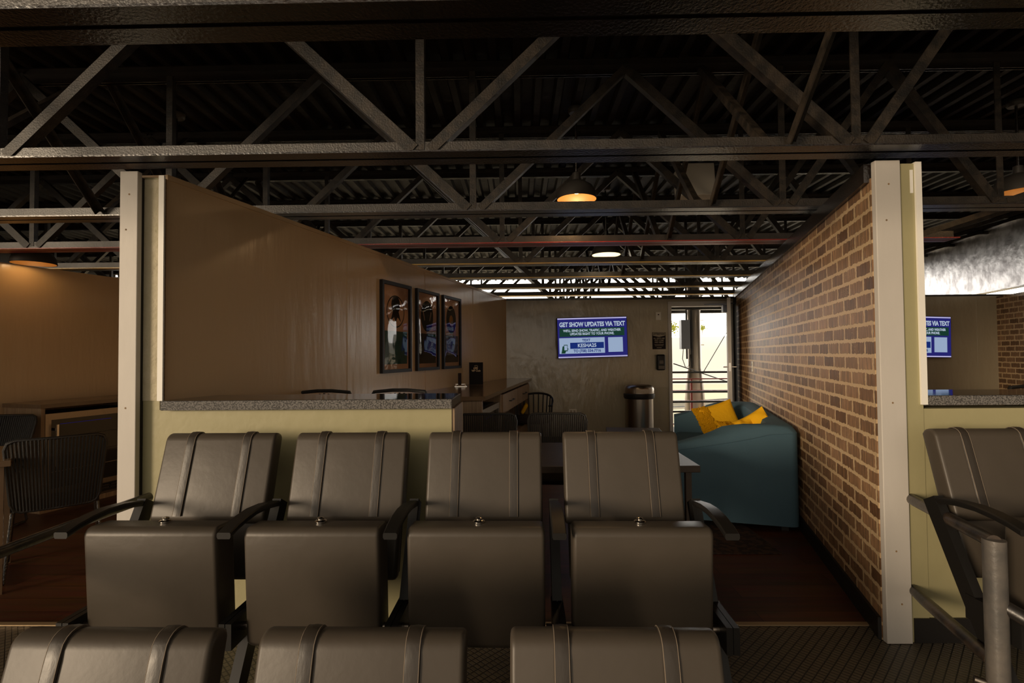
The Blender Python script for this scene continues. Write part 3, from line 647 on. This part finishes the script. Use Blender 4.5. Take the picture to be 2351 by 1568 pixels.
def make_cord_chair():
    """low dining chair: woven cord shell on thin steel legs; faces local -y"""
    r = empty('cord_chair', (0, 0, 0)); w, h = .235, .44
    rim = []
    def bp(u, v2):   # back surface, u -1..1, v 0..1
        return Vector((u*(w*(.86+.14*v2)), .20+.11*v2-.045*(1-u*u)*-1*.6+.0, .42+h*v2))
    cs = [(-1, .12), (-1, .5), (-1, .88), (-.93, .97), (-.8, 1), (0, 1), (.8, 1), (.93, .97), (1, .88), (1, .5), (1, .12), (.93, .03), (.8, 0), (0, 0), (-.8, 0), (-.93, .03)]
    MB().tube([bp(*c) for c in cs], .010, 8, closed=True).build('back_rim', M['wicker'], r, smooth=True)
    mb = MB()
    for i in range(27):
        u = -0.94+1.88*i/26; mb.tube([bp(u, t/6*(.96 if abs(u) > .85 else .99)+.005) for t in range(7)], .0082, 6)
    mb.build('woven_back', M['wicker'], r, smooth=True)
    mb = MB(); mb.grid(9, 9, lambda a, b_: Vector(((a-.5)*.45*(1-.08*b_), -.20+.41*b_, .425-.02*math.sin(math.pi*b_)*math.sin(math.pi*a)))); bmesh.ops.solidify(mb.bm, geom=list(mb.bm.faces), thickness=.02)
    mb.build('seat', M['wicker'], r, smooth=True)
    for sx in (-1, 1):
        MB().tube([(sx*.20, -.17, .41), (sx*.23, -.22, .02), (sx*.235, -.21, .011), (sx*.235, .20, .011), (sx*.23, .22, .02), (sx*.20, .17, .41)], .009, 8).build('leg', M['steel'], r, smooth=True)
    return r
cc = make_cord_chair(); index_children(cc); cu_ = [False]
def cord(X, Y, rz, label):
    o = cc if not cu_[0] else copy_tree(cc); cu_[0] = True; o.location = (X, Y, 0); o.rotation_euler = (0, 0, rz)
    tag(o, label, 'chair', 'black woven cord chairs at the tables')
cord(-.25, 3.80, R(3), 'black woven chair behind the table, beside the half wall end')
cord(.27, 3.80, R(-4), 'black woven chair behind the table, nearer the trash can')
cord(-3.02, 3.30, R(223), 'black woven chair before the fridge in the far left suite')
cord(-4.27, 3.93, R(6), 'black woven chair cut off by the left edge, behind the table')
def stool(X, Y, rz, label):
    r = empty('bar_stool', (X, Y, 0), rz, label, 'stool', 'black bar stools behind the half walls')
    MB().tube([(-.20, .13, .72), (-.21, .17, 1.02), (-.17, .18, 1.095), (-.05, .19, 1.105), (.05, .19, 1.105), (.17, .18, 1.095), (.21, .17, 1.02), (.20, .13, .72)], .012, 8).build('back_frame', M['wicker'], r, smooth=True)
    mb = MB()
    for i in range(13): u = -.18+.36*i/12; mb.tube([(u, .135, .73), (u, .185, 1.09-.02*abs(u)/.18)], .007, 6)
    mb.build('woven_back', M['wicker'], r, smooth=True)
    MB().box((0, 0, .71), (.42, .38, .04), bevel=.015, seg=3).build('seat', M['wicker'], r, smooth=True)
    for sx in (-1, 1):
        for sy in (-1, 1): MB().tube([(sx*.17, sy*.15, .70), (sx*.21, sy*.19, .0)], .010, 8).build('leg', M['steel'], r, smooth=True)
    MB().tube([(-.195, -.175, .28), (.195, -.175, .28)], .008, 8).build('footrest', M['steel'], r)
stool(-1.31, 3.22, 0, 'black bar stool behind the counter, left of the two')
stool(-.81, 3.24, 0, 'black bar stool behind the counter, below the first poster')
stool(3.35, 3.2, 0, 'black bar stool behind the counter of the right-hand suite')
# round-backed chair by the cabinet end
r = empty('tub_chair', (.17, 6.85, 0), R(-20), 'round-backed black chair with dark cushion beside the cabinet end', 'chair')
hoop = []
for i in range(15):
    a = R(-20+220*i/14); hoop.append((.26*math.cos(a), .23*math.sin(a), .66+.14*max(0, math.sin(a))**.6))
MB().tube(hoop, .014, 8).build('back_rail', M['blackpaint'], r, smooth=True)
mb = MB()
for i in range(1, 14):
    x, y, z = hoop[i]; mb.tube([(x*.9, y*.9, .46), (x, y, z)], .009, 6)
mb.build('spindles', M['blackpaint'], r, smooth=True)
MB().lathe([(0, .43), (.22, .43), (.26, .45), (.265, .48), (.24, .51), (.15, .525), (0, .53)], 28).build('cushion', M['cushion'], r, smooth=True)
for sx in (-1, 1):
    for sy in (-1, 1): MB().tube([(sx*.17, sy*.16, .44), (sx*.21, sy*.20, 0)], .012, 8).build('leg', M['blackpaint'], r, smooth=True)
tag(MB().box((.05, 7.0, .60), (.05, .24, .14), Matrix.Rotation(R(30), 3, 'Y'), bevel=.02, seg=3).build('throw_pillow', M['yellow'], smooth=True), 'small mustard pillow on the round-backed chair', 'pillow')

# trash can
r = empty('trash_can', (1.675, 7.28, 0), 0, 'round brushed steel trash can against the back wall', 'trash can')
MB().lathe([(0, .02), (.195, .02), (.195, .74), (0, .74)], 40).build('can_body', M['brushed'], r, smooth=True)
MB().lathe([(0, 0), (.205, 0), (.205, .05), (0, .05)], 40).build('base_ring', M['blackpaint'], r, smooth=True)
MB().lathe([(.205, .70), (.215, .72), (.215, .765), (.205, .775), (0, .775)], 40).build('collar', M['blackpaint'], r, smooth=True)
MB().lathe([(.208, .775), (.208, .84), (.19, .875), (.15, .895), (.0, .90)], 40).b(-.09, .09, -.21, -.17, .785, .84).build('domed_lid', M['brushed'], r, smooth=True)

# ================================================================ SOFA
def sofa():
    loc, rz = skew(.95); s0 = S(3.80)
    base = Vector((.95, 0, 0))+Matrix.Rotation(rz, 3, 'Z') @ Vector((s0, .0, 0))
    r = empty('sofa', base, rz, 'blue-grey fabric tub sofa against the brick wall', 'sofa')
    L_, D_, t = 2.06, .90, .17           # local x along the wall, y away from it
    # U shaped outer path from near arm front, round the back, to the far arm front
    def path(inset):
        x0, x1, y0 = inset, L_-inset, .03+inset; rc = .06+inset*1.5; pts = []
        n_ = 6
        pts += [(x0, D_-(D_-y0-rc)*i/n_) for i in range(n_)]
        pts += [(x0+rc-rc*math.cos(R(90)*i/6), y0+rc-rc*math.sin(R(90)*i/6)) for i in range(7)]
        pts += [(x0+rc+(x1-x0-2*rc)*i/8, y0) for i in range(1, 8)]
        pts += [(x1-rc+rc*math.sin(R(90)*i/6), y0+rc-rc*math.cos(R(90)*i/6)) for i in range(7)]
        pts += [(x1, y0+rc+(D_-y0-rc)*i/n_) for i in range(1, n_+1)]
        return pts
    po, pi_ = path(0), path(t); N_ = len(po)
    def top(i):
        y = po[i][1]; f = max(0, min(1, (y-.2)/(D_-.2))); return .79-.16*f**.8
    mb = MB(); prof_ = [(0, .05, 0), (0, .35, 0), (0, -.05, 1), (.12, -.012, 1), (.3, 0, 1), (.7, -.006, 1), (.9, -.025, 1), (1, -.07, 1), (1, .38, 0)]
    rings = []
    for i in range(N_):
        zt = top(i); ring = []
        for f, z, k in prof_:
            x = po[i][0]*(1-f)+pi_[i][0]*f; y = po[i][1]*(1-f)+pi_[i][1]*f; ring.append(mb.bm.verts.new((x, y, z+(zt if k else 0))))
        rings.append(ring)
    for a_, c_ in zip(rings, rings[1:]):
        for q in range(len(prof_)-1): mb.bm.faces.new((a_[q], a_[q+1], c_[q+1], c_[q]))
    mb.bm.faces.new(rings[0]); mb.bm.faces.new(rings[-1][::-1])
    mb.build('back_and_arms', M['sofa'], r, smooth=True)
    mb = MB()
    mb.tube([Vector((po[i][0], po[i][1], top(i)-.055))+(Vector((po[i][0]-L_/2, 0, 0)).normalized() if i < 6 or i > N_-7 else Vector((0, 0, 0)))*.002 for i in range(N_)], .0035, 6)
    mb.build('piping', M['sofa'], r, smooth=True)
    mb = MB(); mb.box((L_/2, .55, .33), (L_-2*t+.02, .68, .24), bevel=.05, seg=4); mb.build('seat_cushion', M['sofa'], r, smooth=True)
    MB().b(.06, L_-.06, .1, D_-.03, .05, .22).build('base', M['sofa'], r)
    for x in (.1, L_-.1):
        for y in (.12, D_-.1): MB().b(x-.025, x+.025, y-.025, y+.025, 0, .05).build('foot', M['blackpaint'], r)
    return r
sofa()
def pillow(name_label, loc, rot, w, h, t, fringe_side, crumple=0.0):
    r = bpy.data.objects.new('throw_pillow', None); C.objects.link(r); r.location = loc; r.rotation_euler = rot
    tag(r, name_label, 'pillow', 'mustard pillows on the sofa'); r.empty_display_size = .1
    n_ = 21; mb = MB()
    def f(side):
        def g(a, b_):
            u, v2 = 2*a-1, 2*b_-1
            edge = (1-abs(u)**3.0)*(1-abs(v2)**3.0); z = t*max(0, edge)**.5
            pin = .94+.06*(abs(u*v2))**1.5; wr = crumple*math.sin(9*u+3*v2)*.018*edge+crumple*.010*math.sin(17*u-6*v2)*edge
            ix = u*w*(1-.07*(1-abs(v2)**2)*abs(u)); iy = v2*h*(1-.07*(1-abs(u)**2)*abs(v2))
            return Vector((ix, iy+0, side*z+wr+crumple*.10*(u*u)))
        return g
    mb.grid(n_, n_, f(1)); mb.grid(n_, n_, f(-1), flip=True); bmesh.ops.remove_doubles(mb.bm, verts=list(mb.bm.verts), dist=1e-4)
    mb.build('pillow_cover', M['yellow'], r, smooth=True)
    # tufts over one third and along the edge
    mb = MB(); rnd = random.Random(3)
    for i in range(520):
        u = -1+.62*rnd.random() if fringe_side else rnd.uniform(-1, 1); v2 = rnd.uniform(-1, 1)
        if i % 4 == 0: u = -1.0 + .03*rnd.random()
        side = 1
        p = f(side)((u+1)/2, (v2+1)/2); s_ = .011+.006*rnd.random()
        bmesh.ops.create_icosphere(mb.bm, subdivisions=1, radius=s_, matrix=Matrix.Translation(p) @ Matrix.Diagonal((1, 1, .7, 1)))
    o = mb.build('tufted_fringe', M['fringe'], r); o['kind'] = 'stuff'
pl = Matrix.Rotation(rz, 3, 'Z')
pillow('mustard pillow leaning upright at the far end of the sofa', (2.03, 5.28, .625), (R(68), R(-14), R(8)), .215, .20, .065, True)
pillow('mustard pillow slumped behind the near arm of the sofa', (1.93, 4.45, .635), (R(50), R(-15), R(12)), .235, .15, .06, True, 1.0)
o = MB().b(.75, 1.72, 3.45, 5.2, .0, .008); o = o.build('area_rug', M['rug']); o.location = (0, 0, .001); tag(o, 'dark patterned rug on the floor before the sofa', 'rug')

# ================================================================ WALL ITEMS
def poster(Ya, Yb, label, kind):
    loc, rz = skew(-2.46); s0, s1 = S(Ya), S(Yb); c = (s0+s1)/2; w = (s1-s0)/2; z0, z1 = 1.185, 1.985
    base = Vector((-2.46, 0, 0))+Matrix.Rotation(rz, 3, 'Z') @ Vector((c, -.001, z0))
    r = empty('framed_poster', base, rz, label, 'poster', 'framed posters on the left wall'); H = z1-z0
    # local: x along wall, -y into the room
    MB().b(-w, -w+.028, -.030, 0, 0, H).b(w-.028, w, -.030, 0, 0, H).b(-w+.028, w-.028, -.030, 0, 0, .03).b(-w+.028, w-.028, -.030, 0, H-.03, H).build('frame', M['blackpaint'], r)
    MB().b(-w+.028, w-.028, -.006, -.001, .03, H-.03).build('poster_sheet', M['print_pink'], r)
    pc = H*.68; e = -.0065
    def disc(rx, rz_, m, nm, cz=pc, cx=0, hole=0, th=.0004, n_=36):
        mb = MB()
        if hole:
            a_ = [mb.bm.verts.new((cx+rx*math.cos(2*math.pi*i/n_), e, cz+rz_*math.sin(2*math.pi*i/n_))) for i in range(n_)]
            b_ = [mb.bm.verts.new((cx+(rx-hole)*math.cos(2*math.pi*i/n_), e, cz+(rz_-hole)*math.sin(2*math.pi*i/n_))) for i in range(n_)]
            for i in range(n_): mb.bm.faces.new((a_[i], a_[(i+1) % n_], b_[(i+1) % n_], b_[i]))
            return mb.build(nm, m, r)
        return mb.poly([(cx+rx*math.cos(2*math.pi*i/n_), e, cz+rz_*math.sin(2*math.pi*i/n_)) for i in range(n_)], (0, -1, 0), th).build(nm, m, r)
    if kind == 0:
        disc(.155, .145, M['ink'], 'printed_ring', hole=.012); disc(.075, .08, M['ink'], 'printed_shape', cz=pc+.06)
        MB().poly([(-.09, e, pc-.09), (-.03, e, pc-.05), (0, e, pc-.10), (.03, e, pc-.05), (.09, e, pc-.09), (.05, e, pc+.0), (-.05, e, pc+.0)], (0, -1, 0), .0004).build('printed_shape', M['ink'], r)
        MB().b(-w+.07, w-.055, -.0072, -.0061, .075, H*.46).build('printed_photo', M['teal'], r)
    elif kind == 1:
        disc(.135, .155, M['ink'], 'printed_disc'); e = -.0070
        for sx in (-1, 1): MB().poly([(sx*.08, e, pc+.05), (sx*.095, e, pc+.04), (sx*.06, e, pc-.05), (sx*.05, e, pc-.04)], (0, -1, 0), .0004).build('printed_line', M['print_pink'], r)
        MB().b(-w+.06, w-.05, -.0072, -.0061, .07, H*.46).build('printed_photo', M['brownprint'], r)
        MB().b(.02, w-.055, -.0078, -.0073, .20, H*.42).build('printed_panel', M['bluishprint'], r)
    else:
        disc(.13, .155, M['ink'], 'printed_disc'); e = -.0070; disc(.05, .06, M['orangeprint'], 'printed_shape', cz=pc-.01, cx=.0); e = -.0075
        disc(.035, .035, M['lightprint'], 'printed_shape', cz=pc-.05, cx=.02)
        MB().b(-w+.055, w-.05, -.0072, -.0061, .07, H*.46).build('printed_photo', M['bluishprint'], r)
        MB().b(-w+.055, w-.05, -.0078, -.0073, .07, .15).build('printed_panel', M['brownprint'], r)
    # slightly bowed acrylic sheet
    mb = MB(); mb.grid(9, 13, lambda a, b_: Vector((-w+.03+(2*w-.06)*a, -.014-.010*math.sin(math.pi*a)*math.sin(math.pi*b_), .032+(H-.064)*b_)))
    mb.build('glazing', M['glass'], r, smooth=True)
poster(4.31, 4.80, 'framed poster with a thin ring over a teal picture, first from the front', 0)
poster(4.91, 5.38, 'framed poster with a black oval over a brown picture, the middle one', 1)
poster(5.48, 5.94, 'framed poster with an orange shape in a black oval, last from the front', 2)

def tv(X, Y, z, rot, label, full=True):
    r = bpy.data.objects.new('television', None); C.objects.link(r); r.location = (X, Y, z); r.rotation_euler = rot; r.scale = (.935, .935, .935); tag(r, label, 'television', 'wall televisions')
    w, h = .545, .312
    MB().b(-w-.008, w+.008, -.0, .045, -h-.008, h+.008, bevel=.004).build('housing', M['blackpaint'], r)
    MB().b(-w, w, -.003, -.0001, -h, h).build('screen', M['scr_purple'], r)
    MB().b(-.10, .10, .046, .14, -.10, .10).build('wall_bracket', M['blackpaint'], r)
    e = -.0036
    MB().b(-w+.002, w-.002, -.0038, -.0031, h-.022, h-.002).b(-w+.002, w-.002, -.0038, -.0031, -h+.002, -h+.022).build('pale_band', M['scr_lilac'], r)
    MB().b(-w+.03, w-.04, -.0038, -.0031, .02, .15).build('green_band', M['scr_green'], r)
    MB().b(-w+.02, .19, -.0038, -.0031, -.245, .0, bevel=.0002).build('pale_box', M['scr_pale'], r)
    MB().b(-w+.19, .175, -.0044, -.0039, -.170, -.075).build('blue_bar', M['scr_blue'], r)
    MB().b(.245, .475, -.0038, -.0031, -.235, -.005).build('blank_square', M['scr_pale'], r)
    # hand holding a phone
    MB().poly([(-w+.05, -.0044, -.24), (-w+.11, -.0044, -.24), (-w+.135, -.0044, -.17), (-w+.155, -.0044, -.19), (-w+.16, -.0044, -.165), (-w+.10, -.0044, -.12), (-w+.07, -.0044, -.13), (-w+.06, -.0044, -.19)], (0, -1, 0), .0005).build('hand_symbol', M['scr_dkgreen'], r)
    ph = MB().b(-w+.09, -w+.15, -.0056, -.0050, -.205, -.105).build('phone_symbol', M['scr_dkgreen'], r)
    MB().b(-w+.097, -w+.143, -.0060, -.0057, -.190, -.116).build('phone_face', M['scr_pale'], ph)
    T = lambda b_, s_, x, zz, m, bo=.022, sx=1.0, al='CENTER': text(b_, s_, M[m], r, (x, -.0062, zz), align=al, bold=bo, sx=sx)
    T('GET SHOW UPDATES VIA TEXT', .096, 0, .205, 'scr_text', .038, .76)
    T("WE'LL SEND SHOW, TRAFFIC, AND WEATHER", .052, -.005, .110, 'scr_text', .032, .84)
    T('UPDATES RIGHT TO YOUR PHONE.', .052, -.005, .058, 'scr_text', .032, .84)
    T('TEXT', .056, -.10, -.042, 'scr_blue', .025, .95)
    T('KESHA25', .078, -.09, -.124, 'scr_text', .025, .95)
    T('TO (708) 554-7716', .060, -.09, -.208, 'scr_blue', .025, .90)
tv(1.06, 7.50, 1.575, (0, R(-1.2), R(3)), 'lit television with blue text screen on the back wall of the middle suite')
tv(5.72, 7.40, 1.54, (0, R(1.0), R(10)), 'lit television with blue text screen in the right-hand suite')
# plates, signs, dispenser
def plate(X, z, w, h, label, nm='wall_outlet', cat='outlet', marks=()):
    r = empty(nm, (X, YB-.001, z), 0, label, cat); MB().b(-w/2, w/2, -.007, 0, -h/2, h/2, bevel=.002).build('cover_plate', M['white'], r)
    for (x, zz, a, b_) in marks: MB().b(x-a, x+a, -.009, -.0069, zz-b_, zz+b_).build('socket', M['cushion'] if cat == 'switch' else M['signpale'], r)
plate(.775, 1.34-.86, .115, .07, 'white outlet plate low on the back wall under the television', marks=((-.025, 0, .014, .018), (.025, 0, .014, .018)))
plate(2.065, 1.34+.55, .075, .12, 'white switch plate on the back wall beside the door', 'wall_switch', 'switch', marks=((0, .02, .010, .008),))
loc, rz2 = skew(.95)
base = Vector((.95, 0, 0))+Matrix.Rotation(rz2, 3, 'Z') @ Vector((S(6.1), .001, 1.17))
r = empty('wall_outlet', base, rz2, 'white outlet plate on the brick wall above the sofa', 'outlet')
MB().b(-.04, .04, 0, .007, -.06, .06, bevel=.002).build('cover_plate', M['white'], r); MB().b(-.014, .014, .0069, .009, .012, .035).build('socket', M['signpale'], r); MB().b(-.014, .014, .0069, .009, -.035, -.012).build('socket', M['signpale'], r)
r = empty('notice_sign', (2.068, YB-.001, 1.52), 0, 'small black ATTENTION notice on the back wall beside the door', 'sign')
MB().b(-.098, .098, -.005, 0, -.125, .125).build('sign_board', M['cardprint'], r)
MB().b(-.092, .092, -.0056, -.0050, .078, .121).poly([(-.092, -.0056, .078), (.092, -.0056, .078), (0, -.0056, .055)], (0, 1, 0), .0006).build('pale_header', M['signpale'], r)
text('ATTENTION', .036, M['ink'], r, (0, -.0064, .100), bold=.03, sx=.82)
for i, b_ in enumerate(('ALL SEATS ARE', 'FIRST COME', 'FIRST SERVE')): text(b_, .029, M['signpale'], r, (0, -.0064, .035-.03*i), bold=.02, sx=.85)
mb = MB()
for i, w in enumerate((.07, .065, .06)): mb.b(-w, w, -.0058, -.0050, -.055-.012*i, -.0515-.012*i)
mb.b(-.035, .035, -.0058, -.0050, -.108, -.100); mb.build('small_print', M['signpale'], r)
r = empty('soap_dispenser', (2.075, YB-.001, 1.20), 0, 'dark hand sanitizer dispenser on the back wall below the notice', 'dispenser')
MB().box((0, -.045, 0), (.125, .09, .235), bevel=.025, seg=4).build('dispenser_case', M['plastic'], r, smooth=True)
MB().b(-.03, .03, -.0935, -.0895, -.02, .03).build('window', M['blackglass'], r); MB().b(-.045, .045, -.095, -.0895, -.10, -.05).build('push_bar', M['blackglass'], r)

# cards and small things on the cabinet
r = empty('menu_card', (-.525, 6.08, .981), R(-4), 'tall dark menu card standing on the cabinet worktop', 'card')
MB().b(-.083, .083, -.003, .003, 0, .265).build('card_board', M['cardprint'], r)
text('citi', .044, M['goldprint'], r, (-.005, -.0038, .198), bold=.03, name='logo_lettering'); text('VIP Club', .030, M['goldprint'], r, (0, -.0038, .165), bold=.03)
MB().tube([(-.022+.044*i/8, -.0036, .219+.010*math.sin(math.pi*i/8)) for i in range(9)], .002, 6).build('logo_arc', M['goldprint'], r)
r = empty('bottle_opener', (-.685, 5.78, .981), 0, 'small dark bottle opener block standing on the cabinet beside the menu card', 'opener')
MB().b(-.018, .018, -.014, .014, .018, .150, bevel=.003).build('handle_block', M['cushion'], r)
MB().b(-.055, .085, -.03, .03, 0, .006).tube([(-.045, 0, .004), (-.045, 0, .026)], .008, 8).tube([(.06, 0, .004), (.06, 0, .026)], .008, 8).b(-.05, .065, -.006, .006, .020, .028).build('clear_stand', M['chrome'], r, smooth=True)

# ================================================================ DOOR
o = MB().b(DX0-.05, DX0, YB-.02, YB+.13, 0, DZ).b(DX1, DX1+.04, YB-.02, YB+.13, 0, DZ).b(DX0-.05, DX1+.04, YB-.02, YB+.13, DZ, DZ+.07).build('trim_%d' % n, M['paintwhite']); struct(o); n += 1
hinge = Vector((3.09, 7.60, 0)); latch = Vector((2.765, 6.80, 0)); dd = (latch-hinge); Ld = dd.length
r = empty('door_1', hinge, math.atan2(dd.y, dd.x)); struct(r)
MB().b(0, Ld, -.022, .022, .012, 2.065).build('door_leaf', M['paintwhite'], r)
MB().tube([(Ld-.065, -.022, 1.145), (Ld-.065, -.075, 1.145), (Ld-.17, -.075, 1.145)], .010, 8).tube([(Ld-.065, .022, 1.145), (Ld-.065, .075, 1.145), (Ld-.17, .075, 1.145)], .010, 8).build('door_handle', M['chrome'], r, smooth=True)
MB().b(Ld, Ld+.003, -.012, .012, 1.09, 1.20).build('latch_plate', M['chrome'], r)
o = MB().b(DX1-.13, DX1-.04, YB-.09, YB-.025, DZ-.10, DZ+.01).tube([(DX1-.1, YB-.06, DZ+.012), (DX1-.42, YB-.14, DZ+.012), (DX1-.05, YB-.3, DZ+.012)], .008, 6).build('door_closer', M['bluegrey']); tag(o, 'grey door closer at the top of the doorway', 'door closer')
o = MB().b(3.17, 3.20, 7.2, 7.64, 0, 2.14).build('trim_%d' % n, M['blackpaint']); struct(o); n += 1

# ================================================================ OUTSIDE, BEHIND
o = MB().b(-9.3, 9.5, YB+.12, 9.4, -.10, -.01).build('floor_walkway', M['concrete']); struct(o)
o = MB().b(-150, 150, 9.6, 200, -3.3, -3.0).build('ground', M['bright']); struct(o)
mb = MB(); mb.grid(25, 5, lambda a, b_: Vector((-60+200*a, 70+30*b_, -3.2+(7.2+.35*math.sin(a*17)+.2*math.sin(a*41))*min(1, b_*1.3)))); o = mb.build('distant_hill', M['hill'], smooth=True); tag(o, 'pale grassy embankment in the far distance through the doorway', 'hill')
r = empty('guard_railing', (2.9, 9.2, 0), 0, 'black horizontal-bar guard railing outside the doorway', 'railing')
for z in (.99, .815, .64, .465, .29): MB().b(-3.4, 4, -.018, .018, z-.017, z+.017).build('rail_bar', M['blackpaint'], r)
for x in (-1.2, 1.25): MB().b(x-.02, x+.02, -.02, .02, -.01, 1.0).build('rail_post', M['blackpaint'], r)
r = empty('red_railing', (3.4, 10.6, -3.0), 0, 'thin red railing with a red upright beyond the black guard railing', 'railing')
for z in (.80, .56, .35, -.12): MB().b(-3, 3, -.012, .012, 3+z-.012, 3+z+.012).build('rail_bar', M['red'], r)
MB().b(.09, .13, -.02, .02, 0, 3.8).build('rail_post', M['red'], r)
r = empty('steel_column', (3.92, 11.6, -3.0), 0, 'large round steel column standing outside the doorway', 'column')
MB().lathe([(0, 0), (.24, 0), (.22, 3.2), (.17, 3.9), (.148, 4.0), (.148, 6.2), (0, 6.2)], 32).build('column_shaft', M['brushed'], r, smooth=True)
for z in (4.5, 5.05, 5.6): MB().b(.11, .17, -.16, -.13, z, z+.02).build('column_clip', M['chrome'], r)
r = empty('electrical_box', (3.68, 11.35, 0), 0, 'grey electrical box with conduits strapped to the steel column', 'box')
MB().b(-.14, .05, -.08, .08, 1.42, 2.06).build('box_case', M['bluegrey'], r)
MB().tube([(.10, 0, 1.0), (.10, 0, 3.2)], .025, 8).tube([(.03, .1, 1.2), (.03, .1, 3.2)], .02, 8).build('conduit', M['blackpaint'], r, smooth=True)
MB().tube([(-.08, 0, 1.42), (-.10, 0, 1.2), (-.04, 0, 1.02), (.04, 0, 1.05), (.07, 0, 1.3)], .008, 6).build('loose_wire', M['blackpaint'], r, smooth=True)
tag(MB().tube([(4.02, 11.3, .92), (5.0, 12.0, 2.1)], .008, 6).build('guy_wire', M['blackpaint']), 'thin guy wire rising to the right of the steel column', 'wire')
tag(MB().tube([(3.1, 10.4, 1.12), (4.8, 11.5, .62)], .012, 6).build('guy_wire', M['blackpaint']), 'dark guy wire sloping down across the foot of the steel column', 'wire')
def bush(c, rad, label, nm='tree'):
    gz = c[2]-rad*1.5-3.9; r = empty(nm, (c[0], c[1], 3.9), 0, label, 'tree'); rnd = random.Random(int(c[0]*7))
    mb = MB()
    for i in range(260):
        p = Vector([rnd.gauss(0, rad*.42) for _ in range(3)]); bmesh.ops.create_icosphere(mb.bm, subdivisions=1, radius=rad*.07*(1+rnd.random()), matrix=Matrix.Translation(p+Vector((0, 0, gz+rad*1.5))))
    mb.build('crown', M['leaf'], r)
    MB().tube([(0, 0, 0), (0, 0, gz+rad*1.4)], rad*.08, 6).build('trunk', M['osb'], r)
bush((28.6, 97, 6.2), 1.2, 'yellow-green tree at the left of the doorway view'); bush((34.4, 97, 6.0), .7, 'small tree on the hill right of the steel column')
for i, (x, y, z, w) in enumerate(((4.6, 14.5, .45, 3.2), (6.4, 17.5, .05, 3.6))):
    r = empty('canopy_tent', (x, y, -3), 0, ('pale blue canopy roof just beyond the column', 'pale blue canopy roof farther off')[i], 'canopy')
    MB().poly([(-w, -1, z+2.45), (w, -1, z+2.75), (w, 1.5, z+2.35), (-w, 1.5, z+2.1)], (0, 0, 1), .05).build('roof_sheet', M['tent'], r)
    for sx in (-1, 1): MB().tube([(sx*w*.98, 0, 0), (sx*w*.98, 0, z+2.2)], .03, 8).build('tent_pole', M['bluegrey'], r)
tag(MB().b(4.35, 4.75, 14, 14.4, -.9, -.35).build('sign_panel', M['bluebox']), 'small turquoise panel beyond the railing at the left of the doorway', 'panel')
tag(MB().b(4.0, 4.10, 11.18, 11.2, .0, .17).build('warning_label', M['yellow']), 'small yellow warning label on the foot of the steel column', 'label')
# ground in front of the stand, behind the viewer
o = MB().b(-80, 80, -120, -2.3, -3.3, -3.0).build('ground_front', M['grass']); struct(o)
